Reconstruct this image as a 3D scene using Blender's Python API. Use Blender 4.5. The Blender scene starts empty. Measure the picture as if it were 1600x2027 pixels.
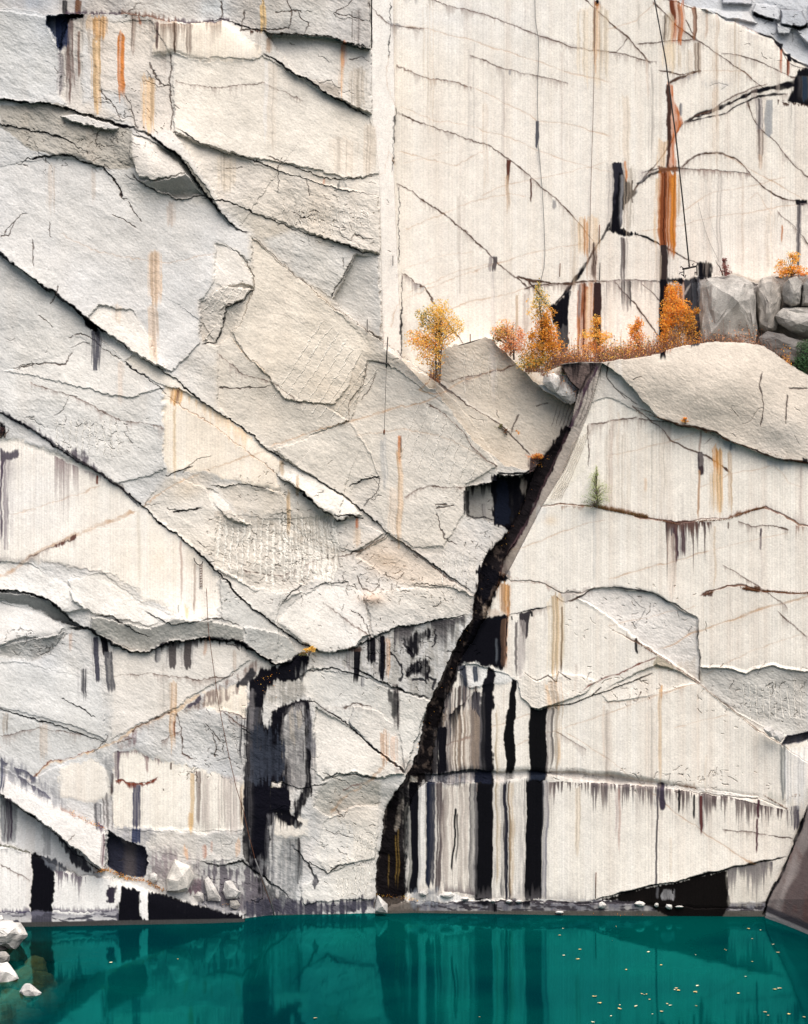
import bpy, bmesh, math, random
import numpy as np
from mathutils import Vector, Matrix
R = math.radians
sc = bpy.context.scene
# ------------------------------------------------------------ camera, sky, sun, exposure
CAMD, S, CX, CY, WL = 120.0, 0.03, 800.0, 1013.5, 1815.0
CAMZ = (WL - CY) * S
cd = bpy.data.cameras.new('camera'); cam = bpy.data.objects.new('camera', cd); sc.collection.objects.link(cam)
cam.location = (0, -CAMD, CAMZ); cam.rotation_euler = (R(90), 0, 0)
cd.sensor_fit = 'VERTICAL'; cd.sensor_height = 36.0
cd.lens = 36.0 * CAMD / (2027 * S); cd.clip_start = 1.0; cd.clip_end = 2000.0
sc.camera = cam
SUN_EL, SUN_AZ = 56.0, 20.0          # azimuth: degrees to the right of straight behind the camera
w = bpy.data.worlds.new("World"); sc.world = w; w.use_nodes = True
nt = w.node_tree; bg = nt.nodes['Background']
sky = nt.nodes.new('ShaderNodeTexSky'); sky.sky_type = 'NISHITA'; sky.sun_disc = False
sky.sun_elevation = R(SUN_EL); sky.sun_rotation = R(180 - SUN_AZ); sky.air_density = 1.0; sky.dust_density = 4.0; sky.ozone_density = 0.6
nt.links.new(sky.outputs[0], bg.inputs[0]); bg.inputs[1].default_value = 0.085
sd = bpy.data.lights.new('sun', 'SUN'); sd.energy = 2.6; sd.angle = R(60); sd.color = (1.0, 0.93, 0.84)
sun = bpy.data.objects.new('sun', sd); sc.collection.objects.link(sun)
sv = Vector((math.sin(R(SUN_AZ)) * math.cos(R(SUN_EL)), -math.cos(R(SUN_AZ)) * math.cos(R(SUN_EL)), math.sin(R(SUN_EL))))
sun.rotation_euler = sv.to_track_quat('Z', 'Y').to_euler()
vs = sc.view_settings; vs.view_transform = 'Standard'; vs.look = 'None'; vs.gamma = 1.0; vs.use_curve_mapping = False
vs.exposure = 0.6
sc.cycles.caustics_reflective = False; sc.cycles.caustics_refractive = False

# ------------------------------------------------------------ helpers
def wp(x, y, h=0.0):
    """a point of the quarry: x,y in the survey grid of the wall, h metres in front of the wall's base plane"""
    k = (CAMD - h) / CAMD
    return ((x - CX) * S * k, -h, CAMZ - (y - CY) * S * k)
def PT(s): return [tuple(float(v) for v in q.split(',')) for q in s.split()]
def mesh_obj(name, verts, faces, mat=None, parent=None, smooth=True, cols=None):
    me = bpy.data.meshes.new(name)
    verts = np.asarray(verts, dtype=np.float32); faces = np.asarray(faces, dtype=np.int32)
    n = faces.shape[1]
    me.vertices.add(len(verts)); me.vertices.foreach_set('co', verts.ravel())
    me.loops.add(faces.size); me.loops.foreach_set('vertex_index', faces.ravel())
    me.polygons.add(len(faces)); me.polygons.foreach_set('loop_start', np.arange(0, faces.size, n, dtype=np.int32))
    me.polygons.foreach_set('use_smooth', np.full(len(faces), smooth, dtype=bool))
    if cols is not None:
        at = me.color_attributes.new('tint', 'FLOAT_COLOR', 'POINT')
        c4 = np.ones((len(verts), 4), dtype=np.float32); c4[:, :cols.shape[1]] = cols
        at.data.foreach_set('color', c4.ravel())
    me.update(calc_edges=True); me.validate()
    o = bpy.data.objects.new(name, me); sc.collection.objects.link(o)
    if mat: me.materials.append(mat)
    if parent: o.parent = parent
    return o
def bm_obj(name, bm, mat, parent=None, smooth=False):
    me = bpy.data.meshes.new(name); bm.to_mesh(me); bm.free()
    if smooth:
        for p in me.polygons: p.use_smooth = True
    o = bpy.data.objects.new(name, me); sc.collection.objects.link(o); me.materials.append(mat)
    if parent: o.parent = parent
    return o
def tag(o, label=None, cat=None, group=None, kind=None):
    if label: o['label'] = label
    if cat: o['category'] = cat
    if group: o['group'] = group
    if kind: o['kind'] = kind
    return o
def empty(name, loc):
    o = bpy.data.objects.new(name, None); o.location = loc; sc.collection.objects.link(o)
    bpy.context.view_layer.update() if False else None
    return o
def add_tube(bm, pts, r, n=6):
    """tapering tube through 3D points"""
    pts = [Vector(p) for p in pts]; rings = []
    rs = r if isinstance(r, (list, tuple)) else [r] * len(pts)
    for i, p in enumerate(pts):
        d = (pts[min(i + 1, len(pts) - 1)] - pts[max(i - 1, 0)])
        if d.length < 1e-6: d = Vector((0, 0, 1))
        d.normalize()
        a = d.cross(Vector((0, 1, 0)) if abs(d.y) < .9 else Vector((1, 0, 0))).normalized(); b = d.cross(a)
        rings.append([bm.verts.new(p + (a * math.cos(t) + b * math.sin(t)) * rs[i]) for t in [2 * math.pi * k / n for k in range(n)]])
    for i in range(len(rings) - 1):
        for k in range(n):
            bm.faces.new((rings[i][k], rings[i][(k + 1) % n], rings[i + 1][(k + 1) % n], rings[i + 1][k]))
    bm.faces.new(rings[0][::-1]); bm.faces.new(rings[-1])
def add_box(bm, c, s, m=None):
    r = bmesh.ops.create_cube(bm, size=1.0)
    M = Matrix.Translation(c) @ (m or Matrix.Identity(4)) @ Matrix.Diagonal((s[0], s[1], s[2], 1))
    bmesh.ops.transform(bm, matrix=M, verts=r['verts'])

# ------------------------------------------------------------ materials
def mat_new(name):
    m = bpy.data.materials.new(name); m.use_nodes = True
    return m, m.node_tree.nodes, m.node_tree.links, m.node_tree.nodes['Principled BSDF']
def rock_mat(name, attr=True, base=(.6, .59, .57), grain=1.0, rough=.82):
    m, N, Lk, P = mat_new(name)
    tc = N.new('ShaderNodeNewGeometry')
    n1 = N.new('ShaderNodeTexNoise'); n1.inputs['Scale'].default_value = 9.0; n1.inputs['Detail'].default_value = 5; n1.inputs['Roughness'].default_value = .7
    mp = N.new('ShaderNodeMapping'); mp.inputs['Scale'].default_value = (1, 1, 1.6); mp.inputs['Rotation'].default_value = (0, R(25), 0)
    Lk.new(tc.outputs['Position'], mp.inputs[0]); Lk.new(mp.outputs[0], n1.inputs['Vector'])
    n2 = N.new('ShaderNodeTexNoise'); n2.inputs['Scale'].default_value = 1.3; n2.inputs['Detail'].default_value = 6
    Lk.new(tc.outputs['Position'], n2.inputs['Vector'])
    r1 = N.new('ShaderNodeMapRange'); r1.inputs[1].default_value = .25; r1.inputs[2].default_value = .75; r1.inputs[3].default_value = 1 - .20 * grain; r1.inputs[4].default_value = 1 + .15 * grain
    Lk.new(n1.outputs[0], r1.inputs[0])
    r2 = N.new('ShaderNodeMapRange'); r2.inputs[1].default_value = .3; r2.inputs[2].default_value = .7; r2.inputs[3].default_value = .93 if attr else .62; r2.inputs[4].default_value = 1.05 if attr else 1.2
    Lk.new(n2.outputs[0], r2.inputs[0])
    mu = N.new('ShaderNodeMath'); mu.operation = 'MULTIPLY'; Lk.new(r1.outputs[0], mu.inputs[0]); Lk.new(r2.outputs[0], mu.inputs[1])
    vm = N.new('ShaderNodeVectorMath'); vm.operation = 'SCALE'; Lk.new(mu.outputs[0], vm.inputs['Scale'])
    if attr:
        a = N.new('ShaderNodeAttribute'); a.attribute_name = 'tint'; Lk.new(a.outputs['Color'], vm.inputs[0])
    else: vm.inputs[0].default_value = base
    Lk.new(vm.outputs[0], P.inputs['Base Color'])
    bp = N.new('ShaderNodeBump'); bp.inputs['Strength'].default_value = .55; bp.inputs['Distance'].default_value = .03 * grain
    Lk.new(n1.outputs[0], bp.inputs['Height']); Lk.new(bp.outputs[0], P.inputs['Normal'])
    P.inputs['Roughness'].default_value = rough; P.inputs['Specular IOR Level'].default_value = .05
    return m
def simple_mat(name, c, rough=.7, metal=0, var=.15, scale=12):
    m, N, Lk, P = mat_new(name)
    n = N.new('ShaderNodeTexNoise'); n.inputs['Scale'].default_value = scale; n.inputs['Detail'].default_value = 4
    g = N.new('ShaderNodeNewGeometry'); Lk.new(g.outputs['Position'], n.inputs['Vector'])
    mx = N.new('ShaderNodeMix'); mx.data_type = 'RGBA'
    mx.inputs[6].default_value = (*[v * (1 - var) for v in c], 1); mx.inputs[7].default_value = (*[min(1, v * (1 + var)) for v in c], 1)
    Lk.new(n.outputs[0], mx.inputs[0]); Lk.new(mx.outputs[2], P.inputs['Base Color'])
    P.inputs['Roughness'].default_value = rough; P.inputs['Metallic'].default_value = metal
    return m
def leaf_mat(name):
    m, N, Lk, P = mat_new(name)
    a = N.new('ShaderNodeAttribute'); a.attribute_name = 'tint'
    Lk.new(a.outputs['Color'], P.inputs['Base Color']); P.inputs['Roughness'].default_value = .6
    tr = N.new('ShaderNodeBsdfTranslucent'); Lk.new(a.outputs['Color'], tr.inputs[0])
    mx = N.new('ShaderNodeMixShader'); mx.inputs[0].default_value = .5
    Lk.new(P.outputs[0], mx.inputs[1]); Lk.new(tr.outputs[0], mx.inputs[2]); Lk.new(mx.outputs[0], N['Material Output'].inputs[0])
    return m
M_ROCK = rock_mat('granite'); M_LOOSE = rock_mat('loose_granite', False, (.62, .60, .58), 1.3)
M_WHITE = rock_mat('pale_granite', False, (.72, .70, .675), 1.2); M_GREYR = rock_mat('grey_granite', False, (.43, .41, .385), 2.0)
M_DARKR = rock_mat('wet_dark_granite', False, (.06, .058, .06), 1.5)
M_MOSS = rock_mat('submerged_stone', False, (.17, .16, .12), 1.4)
M_RUST = simple_mat('rusty_iron', (.13, .045, .02), .7, .3); M_BLACK = simple_mat('dark_steel', (.025, .02, .02), .5, .5)
M_CABLE = simple_mat('grey_cable', (.10, .10, .105), .6); M_BARK = simple_mat('bark', (.09, .07, .055), .9); M_PALEBARK = simple_mat('pale_bark', (.42, .38, .33), .8)
M_LEAF = leaf_mat('leaves')
# ------------------------------------------------------------ the rock face as a relief: numpy fields on a survey grid
STEP = 1.2
gx0, gx1, gy0, gy1 = -170.0, 1770.0, -190.0, 1905.0
nx = int((gx1 - gx0) / STEP) + 1; ny = int((gy1 - gy0) / STEP) + 1
xs = (gx0 + np.arange(nx) * STEP).astype(np.float32); ys = (gy0 + np.arange(ny) * STEP).astype(np.float32)
X, Y = np.meshgrid(xs, ys)
_rng = np.random.RandomState(7)
TAB = _rng.rand(8, 256, 256).astype(np.float32) * 2 - 1
def vn(u, v, s=0):
    """smooth value noise in -1..1"""
    u = u + 31.7 * s; v = v + 17.3 * s
    iu = np.floor(u); iv = np.floor(v); fu = u - iu; fv = v - iv
    iu = iu.astype(np.int32); iv = iv.astype(np.int32)
    fu = fu * fu * fu * (fu * (fu * 6 - 15) + 10); fv = fv * fv * fv * (fv * (fv * 6 - 15) + 10)
    T = TAB[s % 8]
    a = T[iv & 255, iu & 255]; b = T[iv & 255, (iu + 1) & 255]; c = T[(iv + 1) & 255, iu & 255]; d = T[(iv + 1) & 255, (iu + 1) & 255]
    return (a + (b - a) * fu) * (1 - fv) + (c + (d - c) * fu) * fv
def fbm(u, v, s=0, o=4, g=.5):
    r = 0; a = 1.0; t = 0
    for i in range(o):
        r = r + a * vn(u * 2 ** i, v * 2 ** i, s + i); t += a; a *= g
    return r / t
def n1(u, s=0): return vn(u, np.zeros_like(u) + .5 + s * 3.1, s)
def ss(a, b, x): t = np.clip((x - a) / (b - a), 0, 1); return t * t * (3 - 2 * t)
JG = .75 + 1.1 * (1 - ss(800, 1100, X))
XW = X + 3.0 * vn(X / 70, Y / 70, 1) + 1.8 * vn(X / 19, Y / 19, 2) + JG * (.9 * vn(X / 7, Y / 7, 3) + .6 * vn(X / 3.6, Y / 3.6, 5))
YW = Y + 3.0 * vn(X / 70, Y / 70, 4) + 1.8 * vn(X / 19, Y / 19, 5) + JG * (.9 * vn(X / 7, Y / 7, 6) + .6 * vn(X / 3.6, Y / 3.6, 1))
def win(pts, r):
    p = np.array(pts); x0, y0 = p.min(0) - r; x1, y1 = p.max(0) + r
    i0 = max(0, int((x0 - gx0) / STEP)); i1 = min(nx, int((x1 - gx0) / STEP) + 2)
    j0 = max(0, int((y0 - gy0) / STEP)); j1 = min(ny, int((y1 - gy0) / STEP) + 2)
    return slice(j0, max(j1, j0 + 1)), slice(i0, max(i1, i0 + 1))
def dist(pts, sl, closed=False, warp=True):
    """distance, side (<0 = above / left-hand) and 0..1 position along a polyline"""
    x = (XW if warp else X)[sl]; y = (YW if warp else Y)[sl]
    D = np.full(x.shape, 1e9, np.float32); SD = np.zeros_like(D); T = np.zeros_like(D)
    p = pts + [pts[0]] if closed else pts
    L = [math.dist(p[i], p[i + 1]) for i in range(len(p) - 1)]; tot = sum(L) or 1; acc = 0
    for i in range(len(p) - 1):
        (ax, ay), (bx, by) = p[i], p[i + 1]; dx, dy = bx - ax, by - ay; l2 = dx * dx + dy * dy or 1
        t = ((x - ax) * dx + (y - ay) * dy) / l2
        tc = np.clip(t, 0, 1)
        ex = x - ax - tc * dx; ey = y - ay - tc * dy; d2 = ex * ex + ey * ey
        m = d2 < D; D = np.where(m, d2, D); SD = np.where(m, dx * (y - ay) - dy * (x - ax), SD)
        T = np.where(m, (acc + tc * L[i]) / tot, T); acc += L[i]
    return np.sqrt(D), SD, T
def inside(pts, sl, warp=True):
    x = (XW if warp else X)[sl]; y = (YW if warp else Y)[sl]
    r = np.zeros(x.shape, bool); n = len(pts)
    for i in range(n):
        (ax, ay), (bx, by) = pts[i], pts[(i + 1) % n]
        if ay == by: continue
        c = ((ay > y) != (by > y)) & (x < (bx - ax) * (y - ay) / (by - ay) + ax)
        r ^= c
    return r
H = np.zeros_like(X); RG = np.ones_like(X); FC = np.ones_like(X); ST = np.zeros_like(X)
C = np.zeros(X.shape + (3,), np.float32)
LAB = np.zeros(X.shape, np.int8)
# tones (diffuse reflectance of the stone itself)
COOL = (.60, .61, .62); GREY = (.54, .53, .51); TAN = (.62, .57, .50); WARM = (.80, .762, .70); WHITE = (.82, .79, .745)
CREAM = (.83, .755, .655); PALE = (.78, .78, .775); DGREY = (.36, .355, .345); BLUEG = (.40, .43, .47)
K = (.004, .004, .007); NAVY = (.018, .026, .048); B = (.07, .04, .03); O = (.46, .27, .14); RU = (.50, .13, .022); RD = (.15, .035, .02)
G = (.20, .20, .22); T_ = (.62, .45, .29); MV = (.13, .09, .10)
C[:] = COOL
def blend(sl, al, col):
    al = np.clip(al, 0, 1)
    if max(col) < .16: al = 1 - (1 - al) ** 2.4; al = al * al * (3 - 2 * al)
    al = al[..., None]; C[sl] = C[sl] * (1 - al) + np.array(col, np.float32) * al
def REG(s, h=None, gx=0, gy=0, tone=None, rough=None, facet=None, stri=None, lab=None, soft=1.5, add=False, bev=0, warp=True):
    pts = PT(s); sl = win(pts, 6); m = inside(pts, sl, warp)
    d, _, _ = dist(pts, sl, True, warp)
    c = np.array(pts).mean(0)
    if h is not None:
        pl = h + gx * (X[sl] - c[0]) / 100 + gy * (Y[sl] - c[1]) / 100
        if add: pl = H[sl] + pl * np.clip(d / 2.5, 0, 1)
        H[sl] = np.where(m, pl, H[sl])
    a = np.where(m, np.clip(.5 + d / (2 * soft), 0, 1), np.clip(.5 - d / (2 * soft), 0, 1))
    if lab is None and stri: a = ss(.25, .7, np.where(m, np.clip(.5 + d / 14, 0, 1), np.clip(.5 - d / 14, 0, 1)) + .45 * fbm(X[sl] / 9, Y[sl] / 9, 3, 3))
    if tone is not None: blend(sl, a, tone)
    for A, v in ((RG, rough), (FC, facet), (ST, stri)):
        if v is not None: A[sl] = A[sl] * (1 - a) + v * a
    if lab is not None: LAB[sl] = np.where(m, lab, LAB[sl])
def TONE(cx, cy, rx, ry, col, a=.6, rot=0):
    """broad drift of the stone's own colour"""
    sl = win([(cx - rx * 2, cy - ry * 2), (cx + rx * 2, cy + ry * 2)], max(rx, ry))
    c, s_ = math.cos(R(rot)), math.sin(R(rot)); x = X[sl] - cx; y = Y[sl] - cy
    u = (x * c + y * s_) / rx; v = (-x * s_ + y * c) / ry
    blend(sl, a * np.exp(-(u * u + v * v)) * (1 + .35 * vn(X[sl] / 25, Y[sl] / 25, 2)), col)
def BUMP(cx, cy, rx, ry, h, rot=0, p=1.0):
    m = max(rx, ry) * 2.2; sl = win([(cx, cy)], m); c, s_ = math.cos(R(rot)), math.sin(R(rot)); x = X[sl] - cx; y = Y[sl] - cy
    u = (x * c + y * s_) / rx; v = (-x * s_ + y * c) / ry
    H[sl] += h * np.exp(-(u * u + v * v) ** p)
CR = []; PE = []
def L(s, amt, wd=60, crack=.7, cw=1.5, col=K, ends=.08):
    """fracture edge: the rock above (left-hand) stands amt metres proud and falls back over wd; amt<0 raises below"""
    pts = PT(s); sl = win(pts, wd * 3.2); d, sd, t = dist(pts, sl)
    ln_ = sum(math.dist(pts[i], pts[i + 1]) for i in range(len(pts) - 1)); e_ = min(.45, max(ends, 1.3 * wd / ln_)); end = ss(0, e_, t) * ss(0, e_, 1 - t)
    side = (sd < 0) if amt > 0 else (sd > 0)
    H[sl] += np.where(side, (.36 if abs(amt) >= 1.1 else .25) * abs(amt) * np.exp(-d / (wd * .85)) * end * np.clip(d / 1.2, .0, 1), 0)
    if crack:
        CR.append((s, cw, crack, col))  # dark edge line, doubles as painted shadow beneath the proud rock
        if crack >= .35: PE.append((' '.join('%f,%f' % (a, b - cw * .6 - 1.5) for a, b in pts), min(1.4, .7 + cw * .3), .14 * crack))
def CK(s, wd=1.5, a=.7, col=B, dep=.02, brk=.5):
    pts = PT(s); r = wd * 4 + 3; sl = win(pts, r); d, sd, t = dist(pts, sl)
    ww = wd * (.95 + .5 * vn(X[sl] / 11, Y[sl] / 11, 3) + .6 * vn(X[sl] / 48, Y[sl] / 48, 6)); ww = np.maximum(ww, .75)  # slow width drift swells edge cracks into painted shadow wedges
    en = np.sqrt(ss(0, .06, t) * ss(0, .06, 1 - t))
    g = (1 - ss(.45, 1.35, d / ww)) * en
    m = np.clip(1 - brk * (.5 + .5 * vn(X[sl] / 14, Y[sl] / 14, 5)) * 1.3, .1, 1)
    H[sl] -= dep * g
    blend(sl, a * g * m, col)
    blend(sl, a * .13 * np.exp(-(d / (ww * 2.6 + 1)) ** 2) * m * en, col)
def DR(s, ln, a=.6, col=B, dens=.5, sx=3.0, seed=0):
    """seepage marks hanging below a line"""
    pts = sorted(PT(s)); px = [p[0] for p in pts]; py = [p[1] for p in pts]
    sl = win([(px[0], min(py) - 4), (px[-1], max(py) + ln * 1.3)], 4)
    x = XW[sl] * .15 + X[sl] * .85; y0 = np.interp(X[sl], px, py); dy = YW[sl] - y0
    sx = sx * 1.15; a = min(1, a * 1.25)
    r = (n1(x / sx, seed) * .55 + n1(x / (sx * 5), seed + 1) * .6) * .5 + .5
    r = np.clip((r - (1 - dens) * .62) / (1 - (1 - dens) * .62), 0, 1)
    le = ln * r ** 1.3 + .01
    al = np.clip(1 - dy / le, 0, 1) ** .8 * (dy > -1) * np.minimum(1, r * 3) * ((X[sl] >= px[0]) & (X[sl] <= px[-1]))
    blend(sl, a * al * (.75 + .25 * n1(x / 1.6, seed + 2)), col)
def UP(s, ln, a=.5, col=B, sx=2.5, seed=3):
    sx *= 1.3; a *= .65
    """dirt climbing the drill grooves above a ledge"""
    pts = sorted(PT(s)); px = [p[0] for p in pts]; py = [p[1] for p in pts]
    sl = win([(px[0], min(py) - ln * 1.3), (px[-1], max(py) + 4)], 4)
    y0 = np.interp(X[sl], px, py); dy = y0 - YW[sl]; r = np.clip(n1(X[sl] / sx, seed) * .6 + .45 + .3 * n1(X[sl] / 30, seed), 0, 1)
    al = np.clip(1 - dy / (ln * r + .01), 0, 1) * (dy > -1) * ((X[sl] >= px[0]) & (X[sl] <= px[-1]))
    blend(sl, a * al, col)
def SK(x0, x1, y0, y1, col=K, a=.8, comb=.3, soft=2.0, top=2.0, fade=.25, seed=0, dx=0):
    if col[0] > .3: fade = max(fade, .35)
    """vertical water stain, optionally leaning by dx over its length, broken into drill-groove lines"""
    sl = win([(min(x0, x0 + dx), y0), (max(x1, x1 + dx), y1)], 10 + (x1 - x0) * .6)
    y = Y[sl]; t = (y - y0) / (y1 - y0); x = X[sl] - dx * t + 2.0 * vn(X[sl] / 90, y / 45, seed) + .8 * vn(X[sl] / 40, y / 9, seed + 1)
    w_ = min(soft * 1.6, (x1 - x0) * .5 + .8) + .6
    e = np.clip(.5 + (x - x0) / (2 * w_), 0, 1) * np.clip(.5 + (x1 - x) / (2 * w_), 0, 1)
    q = n1(x / 2.3, seed) * .6 + n1(x / 6.0, seed + 2) * .5 + .4 * vn(x / 2.6, y / 40, seed + 3)
    ey = np.clip(.5 + (y - y0 - (14 * (q + .3) if (col[0] > .3 and x1 - x0 > 5) else 0)) / (2 * top + 2), 0, 1) * np.clip((1 + fade * .6 - t) / (fade * 1.2 + .02), 0, 1) * (t < 1.12)
    am = .45 if (x1 - x0) > 5 else .2
    al = ss(.22, .72, e * ey + am * q * (1.0 if (x1 - x0) > 5 else .5) * np.clip(e * ey * 4, 0, 1))
    cmb = 1 - comb * np.clip(.45 - q * 2.0, 0, 1)
    if max(col) < .16 and x1 - x0 > 4:      # the stain feathers out into single drill-groove lines
        g_ = 7 + (x1 - x0) * .55; fr = np.clip(1 - np.maximum(x0 - x, x - x1) / g_, 0, 1) * np.clip((1 + fade * .4 - t) / (fade * .9 + .05), 0, 1) * np.clip(.5 + (y - y0) / 4, 0, 1) * (t < 1.1)
        blend(sl, .85 * a * fr ** 1.5 * np.clip(q * 2.2 - .05, 0, 1), (max(.16, col[0]), max(.15, col[1]), max(.16, col[2])))
        blend(sl, .22 * a * fr ** 2, (.3, .29, .3))
    blend(sl, a * al * cmb, col)
    if x1 - x0 > 5 and col[0] > .15: blend(sl, a * al * .75 * np.clip(n1(x / 3.1, seed + 4) * 2 - .2 + .5 * vn(x / 5, y / 70, seed + 1), 0, 1), tuple(v * .38 for v in col))
def PG(s, col=K, a=.9, soft=2.5, comb=.15, warp=True, seed=0):
    pts = PT(s); sl = win(pts, soft * 4 + 6); m = inside(pts, sl, warp); d, _, _ = dist(pts, sl, True, warp); w_ = soft * 1.8
    e = np.where(m, np.clip(.5 + d / (2 * w_), 0, 1), np.clip(.5 - d / (2 * w_), 0, 1))
    q = n1(X[sl] / 2.5 + .3 * vn(X[sl] / 30, Y[sl] / 30, 1), seed) * .5 + n1(X[sl] / 7, seed + 1) * .4 + .5 * vn(X[sl] / 4, Y[sl] / 12, seed + 2)
    al = ss(.2, .75, e + .4 * q * (e > .02) * min(1, soft / 3))
    blend(sl, a * al * (1 - comb * np.clip(.5 - q * 1.8, 0, 1)), col)
def GRV(lines, wd=1.2, a=.5, col=(.86, .83, .77), dep=-.03):
    """half drill holes left on a split face: pale flutes"""
    for (ax, ay, bx, by) in lines:
        CK('%f,%f %f,%f' % (ax + wd * 1.3, ay, bx + wd * 1.3, by), wd * .8, a * .35, (.22, .20, .18), .02, .5)  # shadow line painted along one side of the flute
        CK('%f,%f %f,%f' % (ax, ay, bx, by), wd, a, col, dep, .3)
def scoops(cell, ang, asp, seed, k=1.0, tilt=.7):
    """conchoidal fracture: hollow bowls meeting in sharp ridges"""
    c, s_ = math.cos(R(ang)), math.sin(R(ang))
    xx = X + cell * .25 * vn(X / cell, Y / cell, seed) + cell * .06 * vn(X / (cell * .22), Y / (cell * .22), seed + 1)
    yy = Y + cell * .25 * vn(X / cell, Y / cell, seed + 2) + cell * .06 * vn(X / (cell * .22), Y / (cell * .22), seed + 3)
    u = (xx * c + yy * s_) / (cell * asp); v = (-xx * s_ + yy * c) / cell
    iu = np.floor(u).astype(np.int32); iv = np.floor(v).astype(np.int32); best = np.full(X.shape, 1e9, np.float32)
    T1, T2, T3, T4, T5 = TAB[seed % 8], TAB[(seed + 1) % 8], TAB[(seed + 2) % 8], TAB[(seed + 3) % 8], TAB[(seed + 4) % 8]
    W_ = (-1, 0, 1) if k >= .7 else (-2, -1, 0, 1, 2)
    for a in W_:
        for b in W_:
            ju = (iu + a) & 255; jv = (iv + b) & 255
            du = u - (iu + a + .5 + .4 * T1[jv, ju]); dv = v - (iv + b + .5 + .4 * T2[jv, ju])
            f = k * (du * du + dv * dv) + .35 * T3[jv, ju] + tilt * (T4[jv, ju] * du + T5[jv, ju] * dv)
            best = np.minimum(best, f)
    return best
# ------------------------------------------------------------ survey of the quarry face
H[:] = np.interp(xs, [-170, 100, 250, 400, 480, 540, 700, 820, 1000, 1200, 1500, 1770], [2.2, 1.9, 1.4, 1.0, .6, -.4, -.9, -1.3, -.9, -.5, -.2, 0])[None, :] + 0 * Y
H -= (WL - Y) / 100 * .12
# warmer stone towards the middle of the left rock
TONE(620, 300, 260, 330, (.74, .70, .64), .9); TONE(560, 620, 250, 220, TAN, .85, 20); TONE(700, 780, 260, 160, TAN, .9, 35); TONE(560, 1080, 200, 150, (.64, .62, .58), .8)
TONE(850, 900, 160, 130, TAN, .9); TONE(800, 1080, 170, 110, (.68, .64, .60), .8); TONE(320, 80, 120, 90, (.64, .62, .59), .6); TONE(90, 640, 220, 180, (.66, .67, .69), .8)
TONE(640, 1230, 160, 110, (.68, .65, .62), .7); TONE(250, 1130, 180, 60, (.70, .69, .68), .7); TONE(300, 1330, 150, 90, (.70, .67, .63), .8); TONE(660, 1480, 130, 130, (.66, .64, .61), .7)
TONE(90, 1240, 140, 50, (.68, .68, .68), .6); TONE(660, 1690, 110, 80, (.64, .62, .60), .7); TONE(60, 1380, 130, 80, (.60, .635, .67), .6); TONE(100, 440, 160, 140, (.62, .64, .67), .6)
TONE(320, 480, 120, 150, (.70, .69, .68), .6)
C *= .97
# --- the larger fracture facets of the left rock, each with its own tilt; underside and recess tones have shade painted in
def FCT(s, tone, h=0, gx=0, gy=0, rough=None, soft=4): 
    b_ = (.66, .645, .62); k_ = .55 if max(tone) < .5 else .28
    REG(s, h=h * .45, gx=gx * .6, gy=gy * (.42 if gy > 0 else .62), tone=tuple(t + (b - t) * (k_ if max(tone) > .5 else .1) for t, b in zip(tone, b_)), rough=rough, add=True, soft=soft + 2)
FCT('-170,18 0,20 90,30 95,50 122,105 112,185 60,200 0,192 -170,190', (.50, .53, .56), 0, .2, -.2)
FCT('122,40 162,32 168,200 255,240 200,235 135,215 118,190', (.54, .51, .475), -.1, .3, 0, 1.1)
FCT('165,38 300,40 342,110 340,260 290,262 262,250 240,190 200,180', (.60, .56, .52), 0, -.1, .1, 1.0)
FCT('342,112 500,114 520,107 600,160 735,235 752,345 700,357 570,325 480,310 400,285 345,262', (.74, .695, .625), .15, -.1, .35, .6)
FCT('525,64 610,68 700,90 735,98 738,230 640,182 585,150', (.66, .64, .61), .1, .4, .3, .8)
FCT('610,157 650,165 675,174 668,195 640,182', (.40, .36, .32), -.15, 0, -1)
FCT('345,262 400,285 540,335 750,392 752,505 640,473 500,420 430,395 400,350', (.67, .625, .57), 0, .2, .2, 1.2)
FCT('262,262 300,275 340,300 368,345 340,350 300,357 275,345 256,305', (.78, .74, .70), .25, -.5, 1.6, .7)
FCT('275,350 300,357 342,350 368,345 402,388 360,396 320,384 290,368', (.42, .42, .41), .1, 0, -3.2, .8)  # boulder underside, its shade put into the tone
FCT('300,276 340,295 378,332 412,380 440,428 476,462 452,446 420,408 395,374 362,337 332,306', (.17, .165, .14), -.25, 0, 0, .5, 2)  # deep crescent beside the slab, shade painted as a dark tone
FCT('-170,330 0,330 45,320 110,309 205,332 245,398 360,397 425,410 495,466 500,520 430,480 425,560 395,600 400,680 340,740 264,697 170,628 0,502 -170,430', (.66, .665, .675), .1, 0, .12, .55, 8)
FCT('432,480 470,500 498,540 503,568 480,560 440,572 420,560 425,500', (.76, .72, .67), .2, .6, .3, .5)
FCT('395,600 440,568 503,570 480,594 446,612 432,642 405,682 398,650', (.60, .555, .50), 0, .8, -.6, 1.5)
FCT('446,612 485,596 470,640 460,668 432,690 405,683', (.57, .53, .48), -.2, 0, -.5, 1.3)
FCT('495,470 560,525 660,608 735,680 700,735 692,765 660,802 560,790 530,742 485,705 462,660 480,620 503,570 497,520', (.69, .63, .545), .1, -.1, .35, .7)
FCT('460,665 485,707 530,744 560,792 640,800 690,832 600,870 533,884 450,828 430,800 430,690', (.60, .56, .50), .0, .2, -.1, .8)
FCT('525,480 580,455 650,488 704,498 655,590 600,558 560,523', (.63, .63, .625), .05, 0, .1, 1.1)
FCT('657,592 706,499 750,512 757,600 757,672 720,652 690,628', (.60, .60, .595), -.25, 1.8, .2, .9)
FCT('692,834 728,714 762,720 800,740 940,840 985,922 925,962 920,1020 880,1085 820,1085 762,1045 742,1000 750,945 722,880', (.675, .63, .565), .0, .1, .1, .7)
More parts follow.
